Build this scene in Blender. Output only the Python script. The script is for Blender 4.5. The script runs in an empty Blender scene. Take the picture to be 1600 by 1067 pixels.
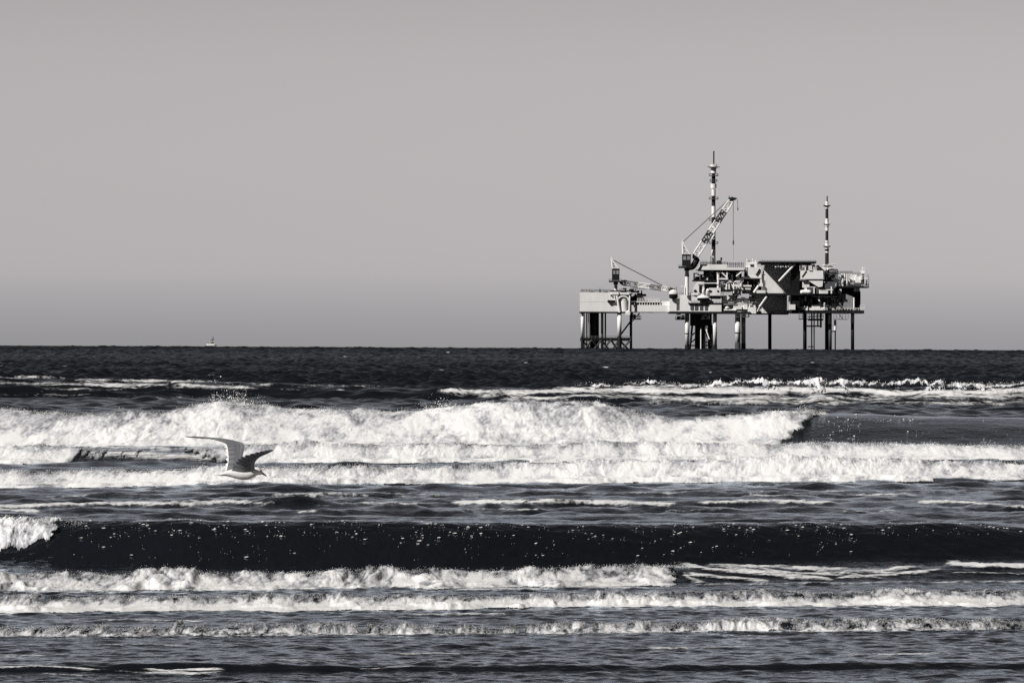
import bpy, math, random
import numpy as np
from mathutils import Vector, Matrix

random.seed(7)
rng = np.random.default_rng(11)
scene = bpy.context.scene
COL = scene.collection

# ------------------------------------------------------------------ camera geometry
F = 9000.0          # focal length in photo pixels (1600 wide)
H = 2.5             # eye height above the water
ROLL = 0.00475      # the photo's horizon drops slightly to the right
PITCH = 2.3 / F
RE = 6.371e6
cr, sr = math.cos(ROLL), math.sin(ROLL)
cp, sp = math.cos(PITCH), math.sin(PITCH)
FWD = np.array([0, cp, sp])
UP0 = np.array([0, -sp, cp])
RT0 = np.array([1.0, 0, 0])
RT = RT0 * cr + UP0 * sr
UPV = UP0 * cr - RT0 * sr
CAMPOS = np.array([0, 0, H])

def ray(px, py):
    """world direction of a photo pixel, scaled so that its y component is 1"""
    px = np.asarray(px, float); py = np.asarray(py, float)
    a = (px - 800.0) / F; b = (533.5 - py) / F
    dx = FWD[0] + a * RT[0] + b * UPV[0]
    dy = FWD[1] + a * RT[1] + b * UPV[1]
    dz = FWD[2] + a * RT[2] + b * UPV[2]
    return dx / dy, dz / dy

def project(x, y, z):
    dx, dy, dz = x, y, z - H
    w = dx * FWD[0] + dy * FWD[1] + dz * FWD[2]
    a = (dx * RT[0] + dy * RT[1] + dz * RT[2]) / w
    b = (dx * UPV[0] + dy * UPV[1] + dz * UPV[2]) / w
    return 800 + a * F, 533.5 - b * F

def curv(d):
    return -(d * d) / (2 * RE)

cam = bpy.data.cameras.new("camera")
cam.sensor_width = 36.0
cam.sensor_fit = 'HORIZONTAL'
cam.lens = F / 1600 * 36
cam.clip_start = 1.0
cam.clip_end = 40000
camo = bpy.data.objects.new("camera", cam)
COL.objects.link(camo)
M = Matrix(((RT[0], UPV[0], -FWD[0], 0), (RT[1], UPV[1], -FWD[1], 0), (RT[2], UPV[2], -FWD[2], H), (0, 0, 0, 1)))
camo.matrix_world = M
scene.camera = camo

# ------------------------------------------------------------------ tagging
def tag(o, label=None, cat=None, group=None, kind=None):
    if label: o['label'] = label
    if cat: o['category'] = cat
    if group: o['group'] = group
    if kind: o['kind'] = kind
    return o

def empty(name, loc):
    o = bpy.data.objects.new(name, None)
    o.location = loc
    o.empty_display_size = 1
    COL.objects.link(o)
    return o

# ------------------------------------------------------------------ numpy noise
def _hash(ix, iy, iz, seed):
    with np.errstate(over='ignore'):
        h = (ix.astype(np.int64) * 374761393 + iy.astype(np.int64) * 668265263 + iz.astype(np.int64) * 2147483647 + seed * 1274126177)
        h = h & 0xffffffff
        h = ((h ^ (h >> 13)) * 1274126177) & 0xffffffff
        h = ((h ^ (h >> 16)) * 2246822519) & 0xffffffff
        h = h ^ (h >> 15)
    return (h & 0xffffff) / float(0xffffff)

def vnoise(x, y, z=None, seed=0):
    """value noise, 0..1"""
    if z is None: z = np.zeros_like(x)
    x0 = np.floor(x); y0 = np.floor(y); z0 = np.floor(z)
    fx, fy, fz = x - x0, y - y0, z - z0
    fx = fx * fx * fx * (fx * (fx * 6 - 15) + 10); fy = fy * fy * fy * (fy * (fy * 6 - 15) + 10); fz = fz * fz * (3 - 2 * fz)
    x0 = x0.astype(np.int64); y0 = y0.astype(np.int64); z0 = z0.astype(np.int64)
    r = 0
    flat = not np.any(z)
    for dz in ((0,) if flat else (0, 1)):
        wz = 1.0 if flat else (fz if dz else 1 - fz)
        a = _hash(x0, y0, z0 + dz, seed); b = _hash(x0 + 1, y0, z0 + dz, seed)
        c = _hash(x0, y0 + 1, z0 + dz, seed); d = _hash(x0 + 1, y0 + 1, z0 + dz, seed)
        r = r + wz * ((a * (1 - fx) + b * fx) * (1 - fy) + (c * (1 - fx) + d * fx) * fy)
    return r

def fbm(x, y, octv=4, gain=0.5, seed=0, z=None):
    a, s, t = 1.0, 0.0, 0.0
    for i in range(octv):
        s = s + a * vnoise(x, y, z, seed + i * 17)
        t += a
        a *= gain
        x = x * 2.03 + 11.7; y = y * 2.03 + 5.3
    return s / t

def worley(x, y, seed=0):
    """distance to the nearest feature point (0..~1)"""
    x0 = np.floor(x); y0 = np.floor(y)
    best = np.full(x.shape, 9.0)
    zz = np.zeros(x.shape, np.int64)
    for i in (-1, 0, 1):
        for j in (-1, 0, 1):
            cx = (x0 + i).astype(np.int64); cy = (y0 + j).astype(np.int64)
            px = cx + _hash(cx, cy, zz, seed); py = cy + _hash(cx, cy, zz + 7, seed)
            d = (px - x) ** 2 + (py - y) ** 2
            best = np.minimum(best, d)
    return np.sqrt(best)

def sstep(a, b, x):
    t = np.clip((x - a) / (b - a), 0, 1)
    return t * t * (3 - 2 * t)

# ------------------------------------------------------------------ mesh from arrays
def np_mesh(name, verts, faces, mat, smooth=True, attrs=None, parent=None):
    """verts (n,3), faces (m,k) with k = 3 or 4"""
    me = bpy.data.meshes.new(name)
    verts = np.ascontiguousarray(verts, np.float32); faces = np.ascontiguousarray(faces, np.int32)
    m, k = faces.shape
    me.vertices.add(len(verts)); me.vertices.foreach_set("co", verts.ravel())
    me.loops.add(m * k); me.loops.foreach_set("vertex_index", faces.ravel())
    me.polygons.add(m)
    me.polygons.foreach_set("loop_start", np.arange(0, m * k, k, dtype=np.int32))
    me.polygons.foreach_set("use_smooth", np.full(m, smooth, bool))
    me.update(calc_edges=True)
    for an, av in (attrs or {}).items():
        a = me.attributes.new(an, 'FLOAT', 'POINT')
        a.data.foreach_set("value", np.ascontiguousarray(av, np.float32).ravel())
    me.materials.append(mat)
    o = bpy.data.objects.new(name, me)
    COL.objects.link(o)
    if parent is not None: o.parent = parent
    return o

def grid_faces(nr, nc, off=0):
    r = np.arange(nr - 1)[:, None]; c = np.arange(nc - 1)[None, :]
    a = off + r * nc + c
    return np.stack([a, a + 1, a + nc + 1, a + nc], -1).reshape(-1, 4)

# ------------------------------------------------------------------ materials
def new_mat(name):
    m = bpy.data.materials.new(name); m.use_nodes = True
    nt = m.node_tree
    return m, nt, nt.nodes["Principled BSDF"]

def link(nt, a, b): nt.links.new(a, b)

def node(nt, typ, **kw):
    n = nt.nodes.new(typ)
    for k, v in kw.items(): setattr(n, k, v)
    return n

def paint(name, v, rough=0.5, dirt=0.25, scale=0.4, tint=(1, 1, 1)):
    """weathered marine paint: value v broken up by soft stains and vertical runs"""
    m, nt, b = new_mat(name)
    tc = node(nt, 'ShaderNodeTexCoord')
    mp = node(nt, 'ShaderNodeMapping'); mp.inputs['Scale'].default_value = (scale, scale, scale * 0.25)
    n = node(nt, 'ShaderNodeTexNoise'); n.inputs['Scale'].default_value = 1.0; n.inputs['Detail'].default_value = 6; n.inputs['Roughness'].default_value = 0.65
    cr_ = node(nt, 'ShaderNodeValToRGB')
    lo = v * (1 - dirt)
    cr_.color_ramp.elements[0].position = 0.35; cr_.color_ramp.elements[0].color = (lo * tint[0], lo * tint[1], lo * tint[2], 1)
    cr_.color_ramp.elements[1].position = 0.6; cr_.color_ramp.elements[1].color = (v * tint[0], v * tint[1], v * tint[2], 1)
    link(nt, tc.outputs['Object'], mp.inputs['Vector']); link(nt, mp.outputs[0], n.inputs['Vector'])
    link(nt, n.outputs['Fac'], cr_.inputs['Fac']); link(nt, cr_.outputs[0], b.inputs['Base Color'])
    b.inputs['Roughness'].default_value = rough
    b.inputs['Specular IOR Level'].default_value = 0.3
    return m

WARM = (1.0, 0.985, 0.965); COOL = (0.9, 0.94, 1.0)
MAT = dict(
    white=paint('white_paint', 0.90, 0.45, 0.12, tint=WARM),
    light=paint('light_grey_paint', 0.86, 0.5, 0.14, 0.15, tint=WARM),
    mid=paint('grey_paint', 0.30, 0.5, 0.3),
    dim=paint('slate_paint', 0.11, 0.5, 0.35, tint=COOL),
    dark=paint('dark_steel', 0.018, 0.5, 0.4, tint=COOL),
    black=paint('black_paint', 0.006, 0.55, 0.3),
    red=paint('dark_band_paint', 0.035, 0.5, 0.3),
    cable=paint('wire_rope', 0.10, 0.6, 0.1),
    glass=paint('dark_window', 0.02, 0.15, 0.2),
)
# ------------------------------------------------------------------ sun, sky, exposure
AZ, EL = math.radians(52), math.radians(40)          # sun behind the viewer's left shoulder
SUN = Vector((-math.sin(AZ) * math.cos(EL), -math.cos(AZ) * math.cos(EL), math.sin(EL)))
sl = bpy.data.lights.new("sun", 'SUN'); sl.energy = 5.0; sl.angle = math.radians(0.5); sl.color = (1.0, 0.975, 0.95)
so = bpy.data.objects.new("sun", sl); COL.objects.link(so)
so.rotation_euler = (-SUN).to_track_quat('-Z', 'Y').to_euler()
so.location = (-40, -40, 60)

w = bpy.data.worlds.new("World"); scene.world = w; w.use_nodes = True
nt = w.node_tree
bg = nt.nodes["Background"]
sky = node(nt, 'ShaderNodeTexSky', sky_type='NISHITA')
sky.sun_disc = False; sky.sun_elevation = EL; sky.sun_rotation = math.radians(180) + AZ
sky.air_density = 1.0; sky.dust_density = 1.2; sky.ozone_density = 1.0; sky.altitude = 0
# black-and-white picture: the sky's red light alone (as through a red filter), with the film's faint purple tone
sep = node(nt, 'ShaderNodeSeparateColor'); link(nt, sky.outputs[0], sep.inputs[0])
tc = node(nt, 'ShaderNodeTexCoord'); sx = node(nt, 'ShaderNodeSeparateXYZ'); link(nt, tc.outputs['Generated'], sx.inputs[0])
rmp = node(nt, 'ShaderNodeValToRGB')     # sea haze: a dull band along the horizon, clear air over it
mr = node(nt, 'ShaderNodeMapRange'); mr.inputs['From Min'].default_value = 0.0; mr.inputs['From Max'].default_value = 1.0
link(nt, sx.outputs['Z'], mr.inputs['Value'])
e = rmp.color_ramp.elements
def g(v): return (v, v, v, 1)
e[0].position = 0.0; e[0].color = g(0.885)
e[1].position = 1.0; e[1].color = g(0.035)
for p_, v_ in ((0.0022, 0.895), (0.0057, 0.885), (0.0085, 0.905), (0.0105, 0.93), (0.0130, 0.90), (0.0160, 0.865), (0.0207, 0.806), (0.0249, 0.77), (0.0373, 0.716), (0.0491, 0.69),
               (0.0595, 0.642), (0.08, 0.57), (0.11, 0.47), (0.20, 0.30), (0.35, 0.17), (0.55, 0.085), (0.75, 0.045)):
    q = e.new(p_); q.color = g(v_)
link(nt, mr.outputs[0], rmp.inputs['Fac'])
mu = node(nt, 'ShaderNodeMath', operation='MULTIPLY'); link(nt, sep.outputs[0], mu.inputs[0]); link(nt, rmp.outputs['Color'], mu.inputs[1])
# sky dimmed behind the viewer by hand, to deepen shade on the rig
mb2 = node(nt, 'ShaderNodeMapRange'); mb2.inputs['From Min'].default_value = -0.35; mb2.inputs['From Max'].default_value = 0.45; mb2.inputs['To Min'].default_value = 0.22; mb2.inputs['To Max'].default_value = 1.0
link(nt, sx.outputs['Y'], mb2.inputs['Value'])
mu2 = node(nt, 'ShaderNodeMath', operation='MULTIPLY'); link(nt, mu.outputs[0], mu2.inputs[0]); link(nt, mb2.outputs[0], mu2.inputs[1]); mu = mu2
mx = node(nt, 'ShaderNodeVectorMath', operation='SCALE'); tn = node(nt, 'ShaderNodeValToRGB'); tn.color_ramp.elements[0].position = 0.003; tn.color_ramp.elements[0].color = (0.985, 0.965, 1.0, 1)
tn.color_ramp.elements[1].position = 0.012; tn.color_ramp.elements[1].color = (1.0, 0.957, 0.966, 1)
link(nt, sx.outputs['Z'], tn.inputs['Fac']); link(nt, tn.outputs[0], mx.inputs[0])
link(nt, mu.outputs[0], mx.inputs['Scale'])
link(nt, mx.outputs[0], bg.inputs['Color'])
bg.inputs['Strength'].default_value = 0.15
scene.view_settings.view_transform = 'Standard'
scene.view_settings.look = 'None'
scene.view_settings.gamma = 1.0
scene.view_settings.exposure = 0.0
scene.cycles.max_bounces = 6
scene.cycles.diffuse_bounces = 2
scene.cycles.glossy_bounces = 3
scene.cycles.transmission_bounces = 4
scene.cycles.use_denoising = False
scene.cycles.caustics_reflective = False
scene.cycles.caustics_refractive = False
# ------------------------------------------------------------------ the surf: each wave is a base line and a crest line read along the shore
def poly(pts):
    xs = np.array([p[0] for p in pts], float); ys = np.array([p[1] for p in pts], float)
    def f(x):
        x = np.asarray(x, float)
        y = 0
        for k in (-40, -20, 0, 20, 40): y = y + np.interp(x + k, xs, ys)   # rounded corners
        return y / 5
    return f

class Wave:
    def __init__(s, name, base, crest, Lf, Lb, p=1.3, chop=0.5, drop=0, upto=9999):
        crest = [(a, b + (drop if a <= upto else 0)) for a, b in crest]      # room for the froth on top
        s.name, s.bp, s.cp, s.Lf, s.Lb, s.p, s.chop, s.wob = name, poly(base), poly(crest), Lf, Lb, p, chop, {'F': 9.0, 'B': 6.0, 'J': 5.0}.get(name, 3.0)
    def base_v(s, px):
        _, dz = ray(px, s.bp(px)); return -H / dz
    def crest_v(s, px): return s.base_v(px) + s.Lf
    def amp(s, px):
        px = np.asarray(px, float); c = s.cp(px) + s.wob * (fbm(px / 95.0, px * 0 + s.cp(np.array([0.0]))[0], 3, 0.45, seed=44) - 0.5)
        _, dz = ray(px, c); return H + dz * s.crest_v(px)

W = dict(
 J=Wave('J', [(0,1050),(300,1050),(600,1049),(900,1048),(1200,1046),(1600,1044)], [(0,1039),(120,1036),(300,1035),(600,1040),(900,1039),(1200,1036),(1600,1034)], 0.22, 1.2, 1.0, 0.85),
 I=Wave('I', [(0,993),(500,991),(800,989),(1100,986),(1600,983)], [(0,981),(500,977),(800,978),(1200,970),(1600,967)], 0.7, 1.6, 1.4, 0.6, 3),
 H=Wave('H', [(0,953),(400,951),(800,947),(1100,944),(1600,943)], [(0,935),(400,930),(800,931),(1100,925),(1400,923),(1600,925)], 0.9, 1.6, 1.5, 0.6, 4),
 G=Wave('G', [(0,921),(300,920),(500,918),(800,915),(1070,911),(1300,909),(1600,904)], [(0,897),(200,895),(500,894),(800,891),(900,885),(1000,880),(1070,879),(1200,888),(1350,891),(1480,883),(1600,882)], 1.1, 1.8, 1.5, 0.5, 5, 1080),
 F=Wave('F', [(0,880),(300,886),(700,887),(1000,882),(1300,877),(1600,871)], [(0,812),(100,810),(300,813),(700,816),(1000,818),(1200,816),(1600,820)], 1.5, 2.6, 1.2, 0.6),
 D=Wave('D', [(0,760),(400,757),(800,753),(1200,751),(1600,748)], [(0,735),(200,734),(420,730),(600,730),(800,724),(900,719),(1100,716),(1200,714),(1300,718),(1600,722)], 1.8, 5.0, 1.6, 0.35, 6),
 C=Wave('C', [(0,723),(400,722.5),(800,720),(1200,717),(1600,716)], [(0,699),(100,692),(150,698),(200,702),(330,698),(420,690),(600,694),(900,692),(1100,692),(1300,690),(1450,692),(1600,696)], 2.6, 5.0, 1.6, 0.35, 5),
 B=Wave('B', [(0,698),(300,697),(500,696),(800,695),(1100,695),(1300,695),(1600,696)], [(0,642),(130,645),(300,643),(340,636),(400,637),(560,641),(640,645),(750,635),(800,632),(920,631),(975,643),(1050,650),(1150,650),(1270,648),(1290,645),(1450,652),(1600,654)], 8.0, 7.0, 1.3, 0.16, 4, 1240),
 A=Wave('A', [(0,622),(350,623),(700,626),(1000,630),(1300,632),(1600,634)], [(0,592),(300,596),(600,608),(900,608),(1100,604),(1250,601),(1330,607),(1450,606),(1600,602)], 5.0, 14.0, 1.1, 0.6),
)
ORDER = ['J', 'I', 'H', 'G', 'F', 'D', 'C', 'B', 'A']

def front(t, p):
    return np.sin(np.clip(t, 0, 1) * math.pi / 2) ** p * (1 - 0.0 * t)

def prof(wv, px, t):
    """height above still water and distance at t (0 base, 1 crest; >1 back in units of Lf)"""
    a = wv.amp(px)
    v = wv.base_v(px) + t * wv.Lf
    back = np.exp(-(np.maximum(t - 1, 0) * wv.Lf / wv.Lb) ** 2)
    return v, a * np.where(t <= 1, front(t, wv.p), back)

# small chop: a sum of many short-crested ripples
def make_spec(n, lo, hi, slope, spread, seed):
    r = np.random.default_rng(seed)
    lam = np.exp(r.uniform(np.log(lo), np.log(hi), n))
    k = 2 * np.pi / lam
    th = r.normal(0, spread, n)
    amp = slope * math.sqrt(2.0 / n) / k
    return k * np.sin(th), k * np.cos(th), amp, r.uniform(0, 2 * np.pi, n)

SPEC_NEAR = make_spec(90, 0.10, 0.62, 0.110, 1.05, 3)
SPEC_MID = make_spec(44, 0.6, 3.2, 0.09, 0.95, 4)
SPEC_SWELL = make_spec(44, 5.0, 13.0, 0.22, 0.6, 9)
SPEC_FAR = make_spec(90, 0.75, 4.2, 0.34, 0.95, 5)

def chop(x, y, spec, dv, sharp=0.35):
    z = np.zeros(x.shape, np.float64)
    for kx, ky, a, ph in zip(*spec):
        ly = 2 * np.pi / max(abs(ky), 1e-6)
        att = sstep(2.0, 3.4, ly / dv)
        if np.max(att) <= 0: continue
        c = np.cos(kx * x + ky * y + ph)
        z += a * att * (c + sharp * (c * c - 0.5))
    return z

# thin foam lying on the water: (x points, y points, half thickness in px, strength, patchiness seed)
STREAKS = [
 ([1060,1120,1210],[892,902,910],5,.95), ([1100,1180,1260],[880,892,905],5,.9), ([1200,1290,1400],[882,893,906],4.5,.92), ([1300,1400,1480],[904,897,889],4,.92), ([1480,1600],[893,897],4,.75), ([1070,1300,1600],[913,911,908],3,.78),
 ([380,520,700],[773,771,774],3.2,.80), ([900,1100],[772,770],3.2,.80), ([1150,1450],[775,773],3.2,.80), ([60,260],[776,774],3.2,.80), ([700,860],[797,796],3.2,.80), ([1000,1150],[798,797],3.2,.80), ([430,560],[799,800],3.2,.80), ([1300,1420],[800,799],3.2,.80),
 ([600,760],[1020,1022],3.2,.80), ([150,300],[1006,1007],3.2,.80), ([1000,1180],[1012,1010],3.2,.80), ([1300,1500],[1022,1020],3.2,.80), ([420,560],[1030,1031],3.2,.80), ([850,960],[1032,1031],3.2,.80), ([0,120],[1024,1022],3.2,.80), ([600,900],[960,957],3.2,.80), ([100,330],[968,969],3.2,.80), ([0,260],[925,926],3.2,.80), ([700,1000],[921,918],3.2,.80),
 ([0,120,350],[588,592,594],6,.84), ([0,200,420],[598,600,606],7,.82), ([40,330],[610,604],7,.66), ([0,240],[614,622],8,.62),
 ([60,250],[626,624],4,.40), ([280,420,620],[596,600,604],5,.66), ([230,330],[626,630],7,.66), ([150,300],[618,620],4,.6), ([330,560],[606,610],4,.6), ([20,60],[634,636],5,.5), ([950,1100],[604,601],4,1.0),
 ([680,900,1120,1300],[612,611,609,611],11,.92), ([780,1000,1250,1350],[619,620,622,622],11,.82), ([980,1250,1400,1600],[610,608,613,610],10,1.05),
 ([1250,1400,1600],[621,620,618],11,.86), ([1000,1350,1600],[629,629,629],7,.76),
 ([0,130,340],[792,787,789],5,1.05), ([0,70],[797,799],4,1.0), ([280,560],[784,789],5,.92), ([550,620,700],[786,788,790],3,.95), ([700,900,1060],[786,783,788],5.5,1.2),
 ([1080,1200,1310],[786,783,786],4.5,1.1), ([1350,1360],[786,786],3,1.0), ([1430,1500,1600],[783,786,793],5,1.0), ([330,800],[778,775],8,.62), ([800,1600],[768,765],10,.56),
 ([0,300,700,1600],[764,764,764,760],8,.40), ([120,350],[706,712],12,.92), ([140,350],[699,702],6,.86),
 ([1055,1110,1200,1310],[876,890,896,906],7,.95), ([1055,1080,1110],[880,905,912],8,.85), ([1090,1250,1400],[882,887,893],5,.9), ([1260,1380,1440],[897,891,884],5,.95), ([1150,1240,1330],[884,896,900],4,.9), ([1250,1420,1460],[884,893,888],3,.75), ([1470,1540,1600],[878,884,884],7,1.1),
 ([1130,1350],[905,910],5,.5), ([0,350,480],[927,926,932],4,.45), ([400,560],[925,920],3,.45),
 ([0,60,200,300,362],[1042,1040,1048,1052,1048],4,.86), ([215,260,362],[1043,1047,1043],4,.95), ([60,160],[1052,1056],3.2,.80), ([530,580,680],[1044,1044,1037],2.5,.75),
 ([0,400,1000,1600],[949,947,941,939],3.5,.85),([0,600],[917,915],3,.55),
 ([0,500,1000,1600],[1008,1010,1012,1012],22,.30), ([500,1000,1600],[1020,1016,1020],10,.36), ([0,500,1600],[958,956,950],6,.30),
 ([0,800,1600],[1058,1058,1056],10,.25), ([320,340],[973,973],3.2,.80), ([1010,1050],[970,969],2.5,.7), ([1260,1340],[960,964],2.5,.7),
]

def foam_cover(px, py):
    c = np.zeros(px.size); fx_, fy_ = px.ravel(), py.ravel()
    for xs, ys, h, s in STREAKS:
        i = np.nonzero((fy_ > min(ys) - 4 * h) & (fy_ < max(ys) + 4 * h) & (fx_ > xs[0] - 40) & (fx_ < xs[-1] + 40) | ((fx_ < 0) & (xs[0] <= 0) | (fx_ > 1600) & (xs[-1] >= 1600)) & (fy_ > min(ys) - 4 * h) & (fy_ < max(ys) + 4 * h))[0]
        if not len(i): continue
        qx, qy = fx_[i], fy_[i]
        win = np.ones(len(i))
        if xs[0] > 0: win = win * sstep(xs[0] - 25, xs[0] + 25, qx)
        if xs[-1] < 1600: win = win * (1 - sstep(xs[-1] - 25, xs[-1] + 25, qx))
        k = xs[0] * 0.013 + ys[0]
        yc = np.interp(qx, xs, ys) + 0.8 * h * (fbm(qx / 70.0, qx * 0 + k, 3, seed=91) - 0.5)
        hh = h * (0.45 + 1.1 * fbm(qx / 45.0, qx * 0 + k, 4, 0.6, seed=92))
        d = (qy - yc) / hh
        d = np.where(d < 0, d * 1.6, d)          # crisp upper edge, trailing off towards the viewer
        c[i] = np.maximum(c[i], s * np.exp(-d ** 2) * win)
    return c.reshape(px.shape)

def build_sea():
    NC = 1560
    un = np.linspace(-0.135, 0.135, NC)
    outer = 0.135 * np.array([1.03, 1.08, 1.16, 1.3, 1.6, 2.2, 3.2, 5.0, 9.0])
    u = np.concatenate([-outer[::-1], un, outer])
    px = np.clip(800 + F * u, -600, 2200)
    # control distances along each ray fan line
    ctrl = [np.full(u.shape, 6.0), np.full(u.shape, 41.0)]; kinds = [('flat', 14, 0)]
    for i, k in enumerate(ORDER):
        wv = W[k]
        b, c = wv.base_v(px), wv.crest_v(px)
        npx = float(np.mean(np.abs(wv.bp(px) - wv.cp(px)))) * 0.64
        ctrl += [b, c]
        prev = ctrl[-3]
        vis = float(np.mean(9000 * H / prev - 9000 * H / b)) * 0.64
        kinds.append(('back', int(max(16, vis * (6.0 if k == 'A' else 2.2))), i))
        kinds.append(('front', int(max(10, npx * 1.9)), i))
    rows_v, rows_t = [], []
    for j, (kd, n, i) in enumerate(kinds):
        a, b = ctrl[j], ctrl[j + 1]
        t = np.linspace(0, 1, n, endpoint=False)[:, None]
        if kd == 'front': v = a[None] + (b - a)[None] * t
        elif kd == 'flat': v = a[None] + (b - a)[None] * t
        else:
            vi = 1 / (1 / a[None] + (1 / b - 1 / a)[None] * t)
            vl = a[None] + (b - a)[None] * t
            v = 0.8 * vi + 0.2 * vl
        rows_v.append(v)
    v = np.concatenate(rows_v, 0)
    nr = v.shape[0]
    pxg = np.broadcast_to(px[None], v.shape)
    z = np.zeros(v.shape); calm = np.ones(v.shape)
    for k in ORDER:
        wv = W[k]
        b = wv.base_v(px)[None]; t = (v - b) / wv.Lf
        _, zz = prof(wv, pxg, t)
        z = np.maximum(z, zz)
        infront = (t > -0.3) & (t < 1.3)
        calm = np.where(infront, np.minimum(calm, wv.chop), calm)
    zw = z.copy()
    x = u[None] * v
    dv = np.gradient(v, axis=0).mean(1)[:, None]
    zc = chop(x, v, SPEC_NEAR, dv) * calm * (1 - sstep(120, 240, v))
    zc += chop(x, v, SPEC_MID, dv) * calm * (0.06 + 0.94 * sstep(58, 88, v) + 0.1 * sstep(150, 200, v))
    zc += 0.4 * chop(x, v, SPEC_FAR, dv, 0.15) * sstep(175, 215, v)
    gust = 0.55 + 0.9 * fbm(x * 0.35, v * 0.22, 3, seed=31)
    z = z + zc * gust
    ppx, ppy = project(x, v, z)
    foam = foam_cover(ppx, ppy)
    zc_f = 0.045 * sstep(0.35, 0.9, foam) * fbm(x * 5.0, v * 1.2, 3, seed=66) * sstep(30, 90, v)
    z = z + zc_f + curv(v)
    fx1 = 15.0 * u[None] * np.ones_like(v) * 10; fy1 = (22500.0 - 9000 * zw) / v / 7.0
    V1 = np.stack([x, v, z], -1).reshape(-1, 3)
    last = v[-1]
    # far water, real swell out to and past the horizon
    far = [0.0]
    d = 0.0
    while d < 6500:
        vv = 250 + d
        d += 0.42 if vv < 430 else 0.85 if vv < 700 else (1.1 + (vv - 700) * 0.0012 if vv < 3000 else 3.9 + (vv - 3000) * 0.004)
        far.append(d)
    far = np.array(far)
    uf = np.concatenate([-outer[::-1], np.linspace(-0.135, 0.135, 820), outer])
    lf = np.interp(uf, u, ctrl[-1])
    fade = np.exp(-far / 60.0)[:, None]
    v2 = 250 + far[:, None] + (lf - 250)[None] * fade
    x2 = uf[None] * v2
    pxf = np.clip(800 + F * uf, -600, 2200)
    A = W['A']
    t2 = (v2 - A.base_v(pxf)[None]) / A.Lf
    _, z2 = prof(A, np.broadcast_to(pxf[None], v2.shape), t2)
    z2w = z2.copy()
    dv2 = np.gradient(v2, axis=0).mean(1)[:, None]
    gust2 = 0.6 + 0.8 * fbm(x2 * 0.03, v2 * 0.015, 3, seed=41)
    z2 = z2 + chop(x2, v2, SPEC_FAR, dv2, 0.15) * gust2 * (0.4 + 0.6 * sstep(0, 90, v2 - lf[None]))
    z2 = z2 + chop(x2, v2, SPEC_SWELL, dv2, 0.4) * sstep(500, 2200, v2)
    mid2 = chop(x2, v2, SPEC_MID, dv2)
    z2 = z2 + mid2 * (1 - sstep(0, 60, v2 - lf[None])) * 0.6
    p2x, p2y = project(x2, v2, z2)
    foam2 = foam_cover(p2x, p2y)
    # a few small whitecaps out there
    r = np.random.default_rng(5)
    for cx, cy in [(946,573),(690,577),(100,571),(2,571),(420,560),(1270,566),(540,556),(1380,585),(700,549),(60,556),(820,566),(1110,581),(1120,560),(330,585)]:
        foam2 = np.maximum(foam2, 0.95 * np.exp(-((p2x - cx) / r.uniform(5, 10)) ** 2 - ((p2y - cy) / 1.3) ** 2))
    z2 = z2 + curv(v2)
    fx2 = 15.0 * uf[None] * np.ones_like(v2) * 10; fy2 = (22500.0 - 9000 * z2w) / v2 / 7.0
    V2 = np.stack([x2, v2, z2], -1).reshape(-1, 3)
    # stitch: the last near row and first far row share the same line (slightly overlapped)
    Fa = grid_faces(nr, len(u)); Fb = grid_faces(v2.shape[0], len(uf), nr * len(u))
    # strip between the two sheets
    ia = (nr - 1) * len(u); ib = nr * len(u)
    idx = np.clip(np.searchsorted(uf, (u[:-1] + u[1:]) / 2), 1, len(uf) - 1)
    strip = []
    jb = 0
    ja = 0
    while ja < len(u) - 1 or jb < len(uf) - 1:
        if jb >= len(uf) - 1 or (ja < len(u) - 1 and u[ja + 1] <= uf[jb + 1]):
            strip.append((ia + ja, ia + ja + 1, ib + jb)); ja += 1
        else:
            strip.append((ia + ja, ib + jb + 1, ib + jb)); jb += 1
    quads = np.concatenate([Fa, Fb], 0)
    tri = np.array(strip, np.int32)
    return np.concatenate([V1, V2], 0), quads, tri, np.concatenate([foam.ravel(), foam2.ravel()]), 1 - 0.85 * sstep(140, 330, np.concatenate([v.ravel(), v2.ravel()])), np.concatenate([fx1.ravel(), fx2.ravel()]), np.concatenate([fy1.ravel(), fy2.ravel()])

def mesh_mixed(name, verts, quads, tris, mat, attrs):
    me = bpy.data.meshes.new(name)
    me.vertices.add(len(verts)); me.vertices.foreach_set("co", np.ascontiguousarray(verts, np.float32).ravel())
    nl = len(quads) * 4 + len(tris) * 3
    me.loops.add(nl)
    me.loops.foreach_set("vertex_index", np.concatenate([quads.ravel(), tris.ravel()]).astype(np.int32))
    me.polygons.add(len(quads) + len(tris))
    st = np.concatenate([np.arange(len(quads)) * 4, len(quads) * 4 + np.arange(len(tris)) * 3]).astype(np.int32)
    me.polygons.foreach_set("loop_start", st)
    me.polygons.foreach_set("use_smooth", np.ones(len(st), bool))
    me.update(calc_edges=True)
    for an, av in attrs.items():
        a = me.attributes.new(an, 'FLOAT', 'POINT'); a.data.foreach_set("value", np.ascontiguousarray(av, np.float32))
    me.materials.append(mat)
    o = bpy.data.objects.new(name, me); COL.objects.link(o)
    return o

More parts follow.
